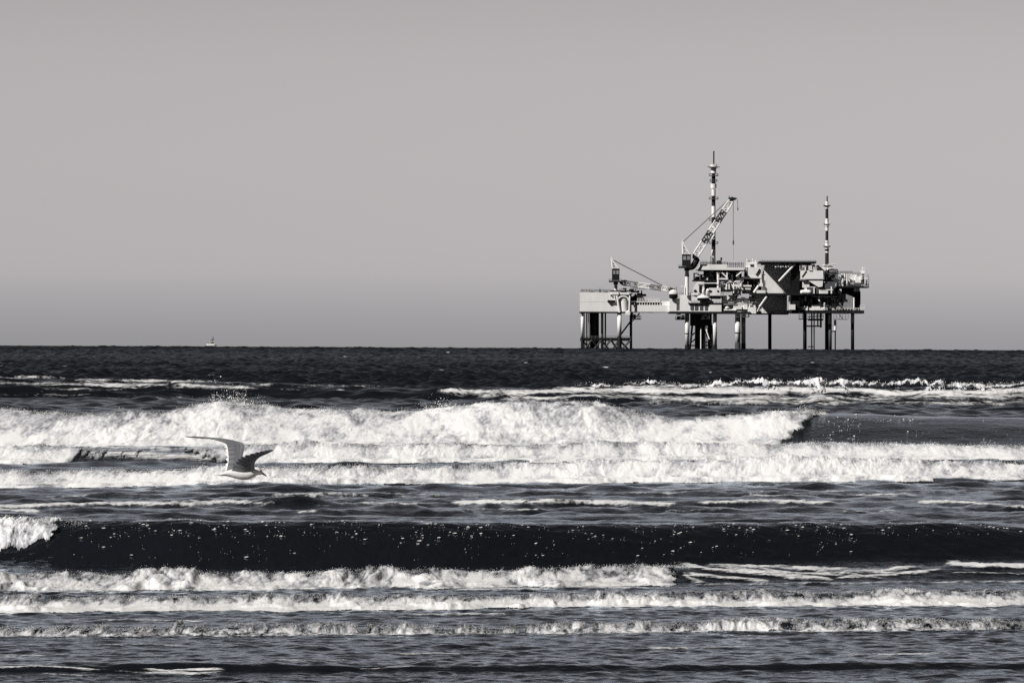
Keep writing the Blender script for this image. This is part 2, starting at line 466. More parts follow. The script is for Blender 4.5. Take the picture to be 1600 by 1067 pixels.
# --- water
def water_material():
    m, nt, b = new_mat('sea_water')
    tc = node(nt, 'ShaderNodeTexCoord')
    def nz(sx_, sy_, det, rough):
        mp = node(nt, 'ShaderNodeMapping'); mp.inputs['Scale'].default_value = (sx_, sy_, sx_)
        n = node(nt, 'ShaderNodeTexNoise'); n.inputs['Scale'].default_value = 1; n.inputs['Detail'].default_value = det; n.inputs['Roughness'].default_value = rough
        link(nt, tc.outputs['Object'], mp.inputs['Vector']); link(nt, mp.outputs[0], n.inputs['Vector'])
        return n
    n1 = nz(5.0, 4.0, 3, 0.55); n2 = nz(22.0, 9.0, 2, 0.5)
    bp1 = node(nt, 'ShaderNodeBump'); bp1.inputs['Strength'].default_value = 1.0; bp1.inputs['Distance'].default_value = 0.024
    bp2 = node(nt, 'ShaderNodeBump'); bp2.inputs['Strength'].default_value = 1.0; bp2.inputs['Distance'].default_value = 0.006
    rp = node(nt, 'ShaderNodeAttribute'); rp.attribute_name = 'ripple'; link(nt, rp.outputs['Fac'], bp1.inputs['Strength']); link(nt, rp.outputs['Fac'], bp2.inputs['Strength'])
    link(nt, n1.outputs['Fac'], bp1.inputs['Height']); link(nt, n2.outputs['Fac'], bp2.inputs['Height'])
    link(nt, bp1.outputs[0], bp2.inputs['Normal']); pass
    wd = node(nt, 'ShaderNodeBsdfDiffuse'); wd.inputs['Color'].default_value = (0.008, 0.009, 0.012, 1)
    wg = node(nt, 'ShaderNodeBsdfGlossy'); wg.inputs['Color'].default_value = (0.82, 0.905, 1.0, 1); wg.inputs['Roughness'].default_value = 0.09
    wf = node(nt, 'ShaderNodeFresnel'); wf.inputs['IOR'].default_value = 1.54
    for q in (wd, wg, wf): link(nt, bp2.outputs[0], q.inputs['Normal'])
    # unresolved chop far out: its many tilted facets reflect less than a flat mirror would
    we = node(nt, 'ShaderNodeMath', operation='MULTIPLY_ADD'); we.inputs[1].default_value = 0.90; we.inputs[2].default_value = 0.10; link(nt, rp.outputs['Fac'], we.inputs[0])
    wm = node(nt, 'ShaderNodeMath', operation='MULTIPLY'); link(nt, wf.outputs[0], wm.inputs[0]); link(nt, we.outputs[0], wm.inputs[1])
    wx = node(nt, 'ShaderNodeMixShader'); link(nt, wm.outputs[0], wx.inputs['Fac']); link(nt, wd.outputs[0], wx.inputs[1]); link(nt, wg.outputs[0], wx.inputs[2])
    nt.nodes.remove(b)
    # thin foam
    at = node(nt, 'ShaderNodeAttribute'); at.attribute_name = 'foam'
    au = node(nt, 'ShaderNodeAttribute'); au.attribute_name = 'drift_u'; av = node(nt, 'ShaderNodeAttribute'); av.attribute_name = 'drift_v'
    cb = node(nt, 'ShaderNodeCombineXYZ'); link(nt, au.outputs['Fac'], cb.inputs[0]); link(nt, av.outputs['Fac'], cb.inputs[1])
    def dr(su, sv2, det, rough, dist):
        mp = node(nt, 'ShaderNodeMapping'); mp.inputs['Scale'].default_value = (su, sv2, 1); mp.inputs['Rotation'].default_value = (0, 0, -0.12)
        n = node(nt, 'ShaderNodeTexNoise'); n.inputs['Scale'].default_value = 1; n.inputs['Detail'].default_value = det; n.inputs['Roughness'].default_value = rough; n.inputs['Distortion'].default_value = dist
        link(nt, cb.outputs[0], mp.inputs['Vector']); link(nt, mp.outputs[0], n.inputs['Vector'])
        return n
    f1 = dr(0.7, 2.2, 5, 0.6, 1.0); f2 = dr(7.0, 6.0, 4, 0.65, 0.3)
    ad = node(nt, 'ShaderNodeMath', operation='MULTIPLY_ADD'); ad.inputs[1].default_value = 0.55
    link(nt, f2.outputs['Fac'], ad.inputs[0]); link(nt, f1.outputs['Fac'], ad.inputs[2])      # about 0.78 +- 0.2
    th = node(nt, 'ShaderNodeMath', operation='MULTIPLY_ADD'); th.inputs[1].default_value = -0.75; th.inputs[2].default_value = 1.27; link(nt, at.outputs['Fac'], th.inputs[0])
    df = node(nt, 'ShaderNodeMath', operation='SUBTRACT'); link(nt, ad.outputs[0], df.inputs[0]); link(nt, th.outputs[0], df.inputs[1])
    mr = node(nt, 'ShaderNodeMapRange'); mr.interpolation_type = 'SMOOTHSTEP'
    mr.inputs['From Min'].default_value = -0.01; mr.inputs['From Max'].default_value = 0.27
    link(nt, df.outputs[0], mr.inputs['Value'])
    fo = node(nt, 'ShaderNodeBsdfDiffuse'); fo.inputs['Color'].default_value = (0.66, 0.655, 0.65, 1)
    mx = node(nt, 'ShaderNodeMixShader')
    link(nt, mr.outputs[0], mx.inputs['Fac']); link(nt, wx.outputs[0], mx.inputs[1]); link(nt, fo.outputs[0], mx.inputs[2])
    link(nt, mx.outputs[0], nt.nodes['Material Output'].inputs['Surface'])
    return m

def foam_material(name, v, trans=0.25, fine=0.12, scale=9.0, gloss=1.2):
    """sea froth: 'froth' on the mesh says how densely the bubbles are packed (thin froth lets the dark water through)"""
    m, nt, b = new_mat(name)
    nt.nodes.remove(b)
    tc = node(nt, 'ShaderNodeTexCoord')
    n = node(nt, 'ShaderNodeTexNoise'); n.inputs['Scale'].default_value = scale; n.inputs['Detail'].default_value = 5; n.inputs['Roughness'].default_value = 0.65
    link(nt, tc.outputs['Object'], n.inputs['Vector'])
    at = node(nt, 'ShaderNodeAttribute'); at.attribute_name = 'froth'
    ma = node(nt, 'ShaderNodeMath', operation='MULTIPLY_ADD'); ma.inputs[1].default_value = fine * 2; link(nt, n.outputs['Fac'], ma.inputs[0]); link(nt, at.outputs['Fac'], ma.inputs[2])
    mb_ = node(nt, 'ShaderNodeMath', operation='SUBTRACT'); mb_.inputs[1].default_value = fine; link(nt, ma.outputs[0], mb_.inputs[0])
    cr_ = node(nt, 'ShaderNodeValToRGB')
    e = cr_.color_ramp.elements
    e[0].position = 0.0; e[0].color = (0.012, 0.014, 0.02, 1)
    e[1].position = 1.0; e[1].color = (v, v * 0.985, v * 0.965, 1)
    for p_, k in ((0.25, 0.10), (0.5, 0.34), (0.75, 0.70)):
        q = e.new(p_); q.color = (v * k * 0.97, v * k * 0.975, v * k, 1)
    link(nt, mb_.outputs[0], cr_.inputs['Fac'])
    d = node(nt, 'ShaderNodeBsdfDiffuse'); t = node(nt, 'ShaderNodeBsdfTranslucent')
    link(nt, cr_.outputs[0], d.inputs['Color']); link(nt, cr_.outputs[0], t.inputs['Color'])
    mx = node(nt, 'ShaderNodeMixShader'); mx.inputs['Fac'].default_value = trans
    link(nt, d.outputs[0], mx.inputs[1]); link(nt, t.outputs[0], mx.inputs[2])
    gl = node(nt, 'ShaderNodeBsdfGlossy'); gl.inputs['Roughness'].default_value = 0.25
    fr = node(nt, 'ShaderNodeFresnel'); fr.inputs['IOR'].default_value = gloss
    if gloss <= 1.11:
        link(nt, mx.outputs[0], nt.nodes['Material Output'].inputs['Surface']); return m
    gk = node(nt, 'ShaderNodeMath', operation='MULTIPLY'); gk.inputs[1].default_value = 0.4; link(nt, fr.outputs[0], gk.inputs[0])
    m2 = node(nt, 'ShaderNodeMixShader'); link(nt, gk.outputs[0], m2.inputs['Fac']); link(nt, mx.outputs[0], m2.inputs[1]); link(nt, gl.outputs[0], m2.inputs[2])
    link(nt, m2.outputs[0], nt.nodes['Material Output'].inputs['Surface'])
    return m

MAT['water'] = water_material()
MAT['foam'] = foam_material('white_foam', 0.93, 0.08, 0.10, 9.0, 1.1)
MAT['froth'] = foam_material('bubbly_foam', 0.90, 0.12, 0.14, 30.0, 1.25)
MAT['drop'], nt_, b_ = new_mat('spray_foam'); b_.inputs['Base Color'].default_value = (0.88, 0.87, 0.855, 1); b_.inputs['Roughness'].default_value = 0.6

sv, sq, st_, sf, srp, sfx, sfy = build_sea()
sea = mesh_mixed('sea', sv, sq, st_, MAT['water'], {'foam': sf, 'ripple': srp, 'drift_u': sfx, 'drift_v': sfy})
tag(sea, 'dark rippled sea running out to the horizon with lines of surf', 'sea', kind='structure')
del sv, sq, st_, sf, srp, sfx, sfy
# ------------------------------------------------------------------ white water: one breaker each
ICO_V = np.array([(1,0,0),(-1,0,0),(0,1,0),(0,-1,0),(0,0,1),(0,0,-1)], float)
ICO_F = np.array([(0,2,4),(2,1,4),(1,3,4),(3,0,4),(2,0,5),(1,2,5),(3,1,5),(0,3,5)], np.int32)

def droplets(name, P, R, mat, parent, stretch=None, label=None):
    n = len(P)
    r = np.random.default_rng(len(P) + 3)
    S = np.ones((n, 3)) * R[:, None] * r.uniform(0.7, 1.3, (n, 3))
    if stretch is not None: S = S * stretch
    # random spin in the x-z plane keeps the drops from looking alike
    a = r.uniform(0, 6.28, n)
    v = ICO_V[None] * S[:, None, :]
    c, s = np.cos(a)[:, None], np.sin(a)[:, None]
    if stretch is None:
        v = np.stack([v[..., 0] * c - v[..., 2] * s, v[..., 1], v[..., 0] * s + v[..., 2] * c], -1)
    V = (v + P[:, None, :]).reshape(-1, 3)
    Fc = (ICO_F[None] + (np.arange(n) * 6)[:, None, None]).reshape(-1, 3)
    o = np_mesh(name, V, Fc, mat, True, parent=parent)
    o['kind'] = 'stuff'
    return o

def breaker(key, x0, x1, t0, t1, thick, lump, mat, label, cover=None, rag=0.25, seed=0, lip=0.0, tongue=0.5, bubble=0.0, grain=0.30, stretch=1.0, dens=1.45, speck=12600, speck_r=(0.5, 1.0), amp=1.0, dens_f=None, mott=0.5, finew=0.35):
    """foam body riding on wave KEY between photo columns x0..x1 and front parameters t0..t1.
    thick = mean depth of froth (m), lump = size of the clumps (m); t0..0 runs out over the flat water in ragged tongues."""
    wv = W[key]; r = np.random.default_rng(seed)
    nc = int((x1 - x0) * 0.64 * dens)
    px = np.linspace(x0, x1, nc)
    vm = float(np.mean(wv.base_v(px)))
    hpx = float(np.mean(np.abs(wv.bp(px) - wv.cp(px)))) * 0.64
    runout = abs(min(t0, 0)) * wv.Lf * H * F / vm ** 2 * 0.64
    ts = []
    if t0 < 0: ts.append(np.linspace(t0, 0, max(14, int(runout * 4.5)), endpoint=False))
    ts.append(np.linspace(max(t0, 0), 1, max(16, int(hpx * 1.9)), endpoint=False))
    ts.append(np.linspace(1, t1, max(6, int(hpx * 0.35))))
    t = np.concatenate(ts)[:, None]; nr_ = len(t)
    PX = np.broadcast_to(px[None], (nr_, nc)); T = np.broadcast_to(t, PX.shape)
    v, z = prof(wv, PX, T)
    z = np.where(T < 0, 0.0, z)
    x = (PX - 800) / F * v
    a = wv.amp(PX)
    arc = np.where(T > 0, T * a * 1.15, T * wv.Lf * 0.30)
    gx, gy = x / lump, arc / lump / stretch
    wx = gx + 1.1 * (fbm(gx * 0.7, gy * 0.7, 3, seed=seed + 5) - .5); wy = gy + 1.1 * (fbm(gx * 0.7, gy * 0.7, 3, seed=seed + 9) - .5)
    soft = fbm(wx, wy, 5, 0.55, seed=seed + 1)
    bil = np.abs(2 * fbm(wx * 1.3, wy * 1.3, 4, 0.55, seed=seed + 2) - 1) * 1.6
    lm = 0.65 * soft + 0.35 * bil
    cell = worley(wx * 1.1, wy * 1.1, seed + 3); cell2 = worley(wx * 2.6, wy * 2.6, seed + 4)
    if bubble > 0:
        sel = sstep(0.42, 0.6, fbm(gx * 0.45, gy * 0.6, 2, seed=seed + 31))
        lm = lm * (1 - bubble * 0.6) + bubble * sel * (0.55 * np.clip(1 - cell ** 2, 0, 1) + 0.35 * np.clip(1 - cell2 ** 2, 0, 1))
    big = fbm(x / (lump * 7), x * 0 + seed, 4, 0.6, seed=seed + 20)
    bulk = 0.35 + 1.3 * sstep(0.25, 0.75, big)                       # thicker and thinner stretches along the wave
    foot = t0 + tongue * (1.6 * (fbm(x / (lump * 4), x * 0 + 21, 4, 0.6, seed=seed + 60)) - 0.3) * (0.12 - t0) + 0.25 * (fbm(x / (lump * .8), T * 3, 3, seed=seed + 61) - .5)
    foot = np.clip(foot, t0, max(-0.08, t0 + 0.12)) if t0 < 0 else foot
    # coverage: ragged ends, tongues at the foot, thin grainy froth towards the crest
    fl, fr_ = (60 if x0 > 10 else 0), (60 if x1 < 1590 else 0)
    ex = np.ones_like(x)
    if fl: ex = ex * sstep(x0, x0 + fl, PX)
    if fr_: ex = ex * (1 - sstep(x1 - fr_, x1, PX))
    cov = ex * sstep(foot - 0.04, foot + 0.10, T) * (1 - sstep(t1 - 0.22, t1 + 0.02, T))
    cv = 1.25 if cover is None else cover(PX, T, x, arc)
    cov = cov * cv
    env = sstep(foot - 0.02, foot + 0.45, T) * (1 - 0.85 * sstep(t1 - 0.35, t1, T)) * (0.05 + 0.95 * sstep(0.1, 0.85, cov))
    disp = thick * env * (0.45 + bulk * (0.35 + amp * 1.1 * (lm - 0.35)))
    ny, nz_ = -0.60, 0.80
    spike = fbm(x / (lump * 0.45), x * 0 + 3 + arc * 2, 5, 0.68, seed=seed + 50)
    wob = fbm(x / (lump * 3.0), x * 0 + 9, 3, 0.6, seed=seed + 51)
    crest_rag = rag * a * sstep(0.55, 1.02, T) * (1.5 * (wob - 0.5) + 1.1 * (spike - 0.5))
    Y = v + ny * disp - lip * a * sstep(0.5, 1.0, T) * (1 - sstep(1.0, 1.3, T)) * (0.4 + big)
    Z = z + nz_ * disp + crest_rag
    fine = vnoise(gx * 14, gy * 14, seed=seed + 71)
    hole = (1 - grain) * (0.6 * fbm(gx * 2.1, gy * 3.2, 4, 0.6, seed=seed + 70) + 0.4 * (1 - soft)) + grain * r.uniform(0, 1, x.shape)
    keep = cov > 0.12 + 0.9 * hole
    fb = 0.85 if dens_f is None else dens_f(PX, T, x, arc)
    froth = fb + mott * (1.5 * (soft - 0.5) + 0.7 * (fbm(gx * 4.3, gy * 4.3, 3, 0.6, seed=seed + 72) - 0.5) + finew * (fine - 0.5))
    if bubble > 0:
        rim = 0.75 * sstep(0.40, 0.72, cell) + 0.55 * sstep(0.40, 0.7, cell2)
        froth = froth - bubble * 0.42 * (rim - 0.35) * (1 - sstep(0.8, 1.2, fb + 0 * x))
    froth = np.clip(froth - 0.45 * (1 - sstep(0.1, 0.95, cov)), 0, 1)
    keep = keep & (froth > ((0.10 + 0.10 * r.uniform(0, 1, x.shape)) if bubble > 0 else (0.24 + 0.14 * r.uniform(0, 1, x.shape))))
    P_ = np.stack([x, Y, Z], -1)
    kq = (keep[:-1, :-1].astype(int) + keep[1:, :-1] + keep[:-1, 1:] + keep[1:, 1:]) >= 3
    fc = grid_faces(nr_, nc)[kq.ravel()]
    used = np.unique(fc); remap = np.full(nr_ * nc, -1, np.int64); remap[used] = np.arange(len(used))
    o = np_mesh('breaking_wave', P_.reshape(-1, 3)[used], remap[fc], MAT[mat], True, {'froth': froth.ravel()[used]})
    tag(o, label, 'wave', 'lines of breaking surf')
    if speck:
        idx = np.nonzero((keep & (T > -0.2) & (cov > 0.25)).ravel())[0]
        wgt = (0.25 + sstep(0.2, 0.9, T) + 1.2 * sstep(0.45, 0.62, fbm(gx * .8, gy, 3, seed=seed + 77))).ravel()[idx]
        pick = r.choice(idx, min(speck, len(idx)), replace=False, p=wgt / wgt.sum())
        q = P_.reshape(-1, 3)[pick].copy(); pxm = vm / F * 1.5625
        lift = np.abs(r.normal(0, 1.6, len(pick))) * pxm
        q[:, 1] -= lift * 1.2; q[:, 2] += lift * 0.8; q[:, 0] += r.normal(0, 1, len(pick)) * pxm
        rad = pxm * r.uniform(speck_r[0], speck_r[1], len(pick)) * 0.40
        s_ = droplets('foam_bead', q, rad, MAT['drop'], o)
    return o

def crest_spray(o, wv_key, spots, n, rmin, rmax, seed, up=0.25, fwd=0.3, name='spray', face=0.0, mat='drop'):
    """droplets thrown off the crest; spots = (x0, x1, height px, share)"""
    wv = W[wv_key]; r = np.random.default_rng(seed)
    Ps, Rs = [], []
    tot = sum(s[3] for s in spots)
    for x0, x1, hp, sh in spots:
        k = int(1.7 * n * sh / tot * max(1.0, (x1 - x0) / max(1.0, min(x1, 1660) - max(x0, -60))))
        px = r.uniform(x0, x1, k)
        # clustered
        keep = vnoise(px / 9.0, px * 0 + seed, seed=seed) + 0.6 * vnoise(px / 40.0, px * 0 + seed, seed=seed + 3) > r.uniform(0.25, 1.25, k)
        px = px[keep]; k = len(px)
        v = wv.crest_v(px) - r.uniform(0, 1, k) * wv.Lf * fwd
        z0 = wv.amp(px)
        hgt = np.abs(r.normal(0, 0.45, k)) ** 1.25 * hp * v / F
        env = 0.35 + 0.65 * vnoise(px / 22.0, px * 0 + 7, seed=seed + 9)
        z = z0 * (1 - face * r.uniform(0, 1, k)) + hgt * env * np.sin(np.clip((px - x0) / max(x1 - x0, 1), 0, 1) * math.pi) ** 0.5
        Ps.append(np.stack([(px - 800) / F * v, v, z], -1)); Rs.append((rmin + (rmax - rmin) * r.uniform(0, 1, k) ** 2.2) * 0.62)
    return droplets(name, np.concatenate(Ps), np.concatenate(Rs), MAT[mat], o)

# B: the big breaker, a bright curtain of tumbling white water
def nx(x, k, seed, o=3): return fbm(x * k, x * 0 + seed, o, 0.6, seed=seed) - 0.5
def covB(PX, T, x, arc):
    edge = 1 - sstep(-48, 8, PX - (1300 - 60 * (1 - np.clip(T, 0, 1)) ** 1.2 + 26 * nx(T, 9, 8)))
    return edge * 1.6
def denB(PX, T, x, arc):
    veil = sstep(40, 150, PX) * (1 - sstep(290, 345, PX)) + sstep(985, 1070, PX) * (1 - sstep(1150, 1230, PX))
    top = sstep(0.45, 0.95, T + 0.25 * nx(x, 1.6, 90))
    return 0.95 - 0.14 * sstep(0.2, 0.8, T) - (0.10 + 0.80 * veil) * top - 0.15 * sstep(1180, 1290, PX) * sstep(0.3, 0.8, T) + 0.25 * nx(x, .7, 93)
oB = breaker('B', -480, 1340, -0.4, 1.2, 0.24, 0.62, 'foam', 'tall white curtain of the biggest breaker, behind the gull', cover=covB, rag=0.17, seed=100, lip=0.06, tongue=0.3, grain=0.10, stretch=0.55, speck=8400, speck_r=(.45, .9), amp=0.28, finew=.4, dens_f=denB, mott=0.74)
crest_spray(oB, 'B', [(300,420,34,4),(400,660,12,5),(640,720,24,2),(720,960,12,5),(960,1060,10,2),(1240,1292,16,2.0),(0,300,8,2),(1060,1240,6,1.2),(1180,1290,4,1)], 15000, 0.006, 0.018, 5)
crest_spray(oB, 'B', [(292,415,44,3),(660,730,28,1)], 2600, 0.006, 0.030, 35, name='spray_plume')
crest_spray(oB, 'B', [(280,430,40,4),(640,960,20,3),(1235,1295,20,1.5)], 9000, 0.003, 0.009, 36, name='spray_mist')
def gapC(PX, T, x): return sstep(100, 200, PX + 120 * nx(x, 3, 33, 4) - 40 * T) * (1 - sstep(300, 380, PX + 120 * nx(x, 3, 34, 4) + 40 * T))
def covC(PX, T, x, arc):
    return 1.6 - 1.6 * gapC(PX, T, x)
oC = breaker('C', -480, 2080, -1.0, 1.3, 0.12, 0.30, 'foam', 'second roller of white foam, right at the foot of the biggest breaker', cover=covC, rag=0.35, seed=200, stretch=.6, amp=.4, grain=0.08, speck=9800, mott=0.66,
    dens_f=lambda PX, T, x, arc: 0.95 - 0.34 * sstep(0.3, 1.0, T) + 0.35 * nx(x, .8, 94) - 0.7 * gapC(PX, T, x))
crest_spray(oC, 'C', [(1290,1500,9,3),(1530,1550,16,0.5),(0,140,8,1),(400,1290,5,3),(1400,2000,7,2)], 5500, 0.005, 0.014, 6)
oD = breaker('D', -480, 2080, -1.0, 1.25, 0.12, 0.30, 'foam', 'wide foam roller level with the flying gull, just under the tallest breakers', rag=0.42, seed=300, stretch=.6, amp=.42, cover=lambda PX, T, x, arc: 1.5 + 0 * PX, grain=0.08, speck=11200, tongue=0.55, mott=0.72,
    dens_f=lambda PX, T, x, arc: 0.93 - 0.34 * sstep(0.3, 1.0, T) + 0.35 * nx(x, .9, 95))
crest_spray(oD, 'D', [(-400,330,6,2),(330,1100,5,3),(1100,2000,6,3)], 5500, 0.005, 0.012, 7)
oF = breaker('F', -480, 135, 0.10, 1.2, 0.09, 0.18, 'foam', 'short white breaking end of the dark glassy wave at the left edge', rag=0.22, seed=400, grain=0.15, speck=3500, tongue=0.6, dens=1.8, mott=0.7,
    cover=lambda PX, T, x, arc: 1.5 * (1 - sstep(-52, 16, PX - (112 - 30 * (1 - T) + 50 * nx(T, 7, 18)))) * sstep(0.0, 0.5, T - 0.08 + 0.40 * nx(x, 4, 61, 4)),
    dens_f=lambda PX, T, x, arc: 0.76 + 0 * T)
crest_spray(oF, 'F', [(-20,125,12,3),(80,125,20,1),(90,140,10,1)], 3600, 0.003, 0.008, 8, face=0.5)
oG = breaker('G', -480, 1085, -0.9, 1.2, 0.055, 0.17, 'froth', 'bubbly foam roller just below the dark glassy wave, stopping right of centre', rag=0.55, seed=500, stretch=.4, amp=.9, grain=0.06, bubble=1.0, speck=7000, speck_r=(.35, .9), tongue=0.8, mott=0.8,
    dens_f=lambda PX, T, x, arc: 0.92 - 0.42 * sstep(0.1, 0.95, T) + 0.35 * nx(x, 1.3, 96))
crest_spray(oG, 'G', [(-400,500,6,3),(500,1080,7,4),(940,1080,9,1.5)], 4200, 0.0022, 0.0062, 9)
oH = breaker('H', -480, 2080, -0.9, 1.25, 0.045, 0.14, 'froth', 'foam roller with a bright white foot, second from the shore side', rag=0.6, seed=600, stretch=.4, amp=.9, grain=0.06, bubble=1.0, speck=7000, speck_r=(.35, .9), tongue=0.7, mott=0.8,
    dens_f=lambda PX, T, x, arc: 1.22 - 0.78 * sstep(-0.1, 0.7, T + 0.5 * nx(x, 1.6, 97)) + 0.25 * nx(x, 1.3, 98))
crest_spray(oH, 'H', [(-400,2000,6,3)], 3600, 0.002, 0.0055, 10)
oI = breaker('I', -480, 2080, -0.5, 1.3, 0.032, 0.10, 'froth', 'thin glassy line of bubbles, lowest white roller in the picture', rag=0.8, stretch=.4, seed=700, grain=0.10, bubble=1.0, speck=9800, speck_r=(.3, .9), tongue=0.7, mott=0.9,
    cover=lambda PX, T, x, arc: 0.95 + 0.9 * nx(x, .9, 71), dens_f=lambda PX, T, x, arc: 0.62 - 0.34 * sstep(0.0, 0.8, T) + 0.5 * nx(x, 1.4, 99))
crest_spray(oI, 'I', [(-400,2000,5,3)], 3600, 0.0018, 0.0055, 11)
oA = breaker('A', 860, 2080, 0.45, 1.2, 0.30, 0.50, 'foam', 'farthest foam crest on the right, nearest to the platform', rag=0.45, seed=800, grain=0.15, speck=2100, mott=0.6,
    cover=lambda PX, T, x, arc: (0.62 + 0.6 * np.exp(-((PX - 1250) / 120) ** 2) + 0.55 * sstep(1390, 1470, PX)) * (0.45 + 0.65 * sstep(0.7, 1.0, T)))
crest_spray(oA, 'A', [(1000,1320,8,3),(1400,2000,9,3)], 2200, 0.010, 0.024, 12)

# bright flecks of foam scattered over the glassy faces
def flecks(key, spots, n, wpx, hpx, seed, name, label):
    wv = W[key]; r = np.random.default_rng(seed)
    px, t = [], []
    for x0, x1, ta, tb, sh in spots:
        k = int(n * sh); a = r.uniform(x0, x1, k); b = r.uniform(ta, tb, k) 
        kp = vnoise(a / 16, b * 9, seed=seed) > r.uniform(0.3, 0.95, k)
        px.append(a[kp]); t.append(b[kp])
    px = np.concatenate(px); t = np.concatenate(t)
    v, z = prof(wv, px, t)
    P = np.stack([(px - 800) / F * v, v - 0.004, z + 0.006], -1)
    sc = v / F
    big = r.uniform(0, 1, len(px)) ** 6
    S = np.stack([sc * (0.40 + 0.5 * r.uniform(0, 1, len(px)) + wpx * big), sc * (0.8 + 2 * big), sc * (0.25 + hpx * big)], -1)
    o = droplets(name, P, np.ones(len(px)), MAT['drop'], None, stretch=S)
    tag(o, label, 'foam', kind='stuff')
flecks('F', [(110,700,0.45,0.97,0.8),(110,700,0.1,0.6,0.3),(700,1600,0.5,0.97,0.8),(700,1350,0.15,0.6,0.3)], 950, 4.6, 0.55, 21, 'foam_flecks', 'white flecks of foam dotted over the dark glassy wave face')
flecks('B', [(1285,1345,0.15,0.75,0.6),(1320,1440,0.6,0.95,0.6),(1300,1600,0.1,0.9,0.3)], 230, 2.2, 0.8, 22, 'foam_flecks', 'white flecks of foam on the unbroken grey shoulder of the biggest breaker')
# ------------------------------------------------------------------ mesh builder
class MB:
    def __init__(s): s.v, s.f, s.mi, s.seg = [], [], [], []
    def add(s, vs, fs, m=0):
        o = len(s.v); s.seg.append((o, o + len(vs), len(s.f), len(s.f) + len(fs))); s.v += [tuple(map(float, p)) for p in vs]; s.f += [tuple(i + o for i in f) for f in fs]; s.mi += [m] * len(fs); return s
    def box(s, a, b, m=0):
        (x0, y0, z0), (x1, y1, z1) = a, b
        x0, x1 = min(x0, x1), max(x0, x1); y0, y1 = min(y0, y1), max(y0, y1); z0, z1 = min(z0, z1), max(z0, z1)
        vs = [(x0,y0,z0),(x1,y0,z0),(x1,y1,z0),(x0,y1,z0),(x0,y0,z1),(x1,y0,z1),(x1,y1,z1),(x0,y1,z1)]
        return s.add(vs, [(3,2,1,0),(4,5,6,7),(0,1,5,4),(1,2,6,5),(2,3,7,6),(3,0,4,7)], m)
    def tube(s, p, q, r, r2=None, n=10, m=0):
        p, q = Vector(p), Vector(q); r2 = r if r2 is None else r2
        d = (q - p).normalized(); a = d.orthogonal().normalized(); b = d.cross(a)
        vs = []
        for c, rr in ((p, r), (q, r2)):
            for i in range(n):
                t = 2 * math.pi * i / n
                vs.append(c + (a * math.cos(t) + b * math.sin(t)) * rr)
        fs = [(i, (i + 1) % n, n + (i + 1) % n, n + i) for i in range(n)] + [tuple(range(n))[::-1], tuple(range(n, 2 * n))]
        return s.add(vs, fs, m)
    def path(s, pts, r, n=6, m=0):
        for a, b in zip(pts[:-1], pts[1:]): s.tube(a, b, r, n=n, m=m)
        return s
    def ball(s, c, r, n=12, k=7, m=0):
        rx, ry, rz = r if isinstance(r, tuple) else (r, r, r)
        vs = [(c[0], c[1], c[2] - rz)]
        for j in range(1, k):
            ph = -math.pi / 2 + math.pi * j / k
            for i in range(n):
                t = 2 * math.pi * i / n
                vs.append((c[0] + rx * math.cos(ph) * math.cos(t), c[1] + ry * math.cos(ph) * math.sin(t), c[2] + rz * math.sin(ph)))
        vs.append((c[0], c[1], c[2] + rz)); last = len(vs) - 1
        fs = [(0, 1 + (i + 1) % n, 1 + i) for i in range(n)]
        for j in range(k - 2):
            for i in range(n):
                a = 1 + j * n + i; b = 1 + j * n + (i + 1) % n
                fs.append((a, b, b + n, a + n))
        base = 1 + (k - 2) * n
        fs += [(base + i, base + (i + 1) % n, last) for i in range(n)]
        return s.add(vs, fs, m)
    def prism(s, xz, y0, y1, m=0):
        n = len(xz)
        vs = [(x, y0, z) for x, z in xz] + [(x, y1, z) for x, z in xz]
        fs = [tuple(range(n)), tuple(range(n, 2 * n))[::-1]] + [(i, n + i, n + (i + 1) % n, (i + 1) % n) for i in range(n)]
        return s.add(vs, fs, m)
    def rings(s, rs, cap=True, m=0, loop=True):
        n = len(rs[0]); vs = [p for r in rs for p in r]
        fs = []
        for j in range(len(rs) - 1):
            for i in range(n if loop else n - 1):
                a, b = j * n + i, j * n + (i + 1) % n
                fs.append((a, b, b + n, a + n))
        if cap: fs += [tuple(range(n))[::-1], tuple(range((len(rs) - 1) * n, len(rs) * n))]
        return s.add(vs, fs, m)
    def build(s, name, mat, parent=None, smooth=False, org=(0, 0, 0)):
        """org = world origin of the thing; parts are stored relative to it"""
        mats = mat if isinstance(mat, list) else [mat]
        me = bpy.data.meshes.new(name)
        me.from_pydata([(a - org[0], b - org[1], c - org[2]) for a, b, c in s.v], [], s.f)
        for mm in mats: me.materials.append(MAT[mm] if isinstance(mm, str) else mm)
        me.polygons.foreach_set("material_index", np.array(s.mi, np.int32))
        import bmesh
        bm = bmesh.new(); bm.from_mesh(me); bmesh.ops.recalc_face_normals(bm, faces=bm.faces); bm.to_mesh(me); bm.free()
        if smooth: me.polygons.foreach_set("use_smooth", np.ones(len(me.polygons), bool))
        me.update()
        o = bpy.data.objects.new(name, me); COL.objects.link(o)
        if parent is not None: o.parent = parent
        return o

# ------------------------------------------------------------------ the rig, 3.4 km out
D0 = 3400.0
SEA0 = curv(D0)
S = D0 / F            # metres per photo pixel out there

def P(px, py, d=0.0):
    dx, dz = ray(px, py)
    return (float(dx) * D0, D0 + d, H + float(dz) * D0)

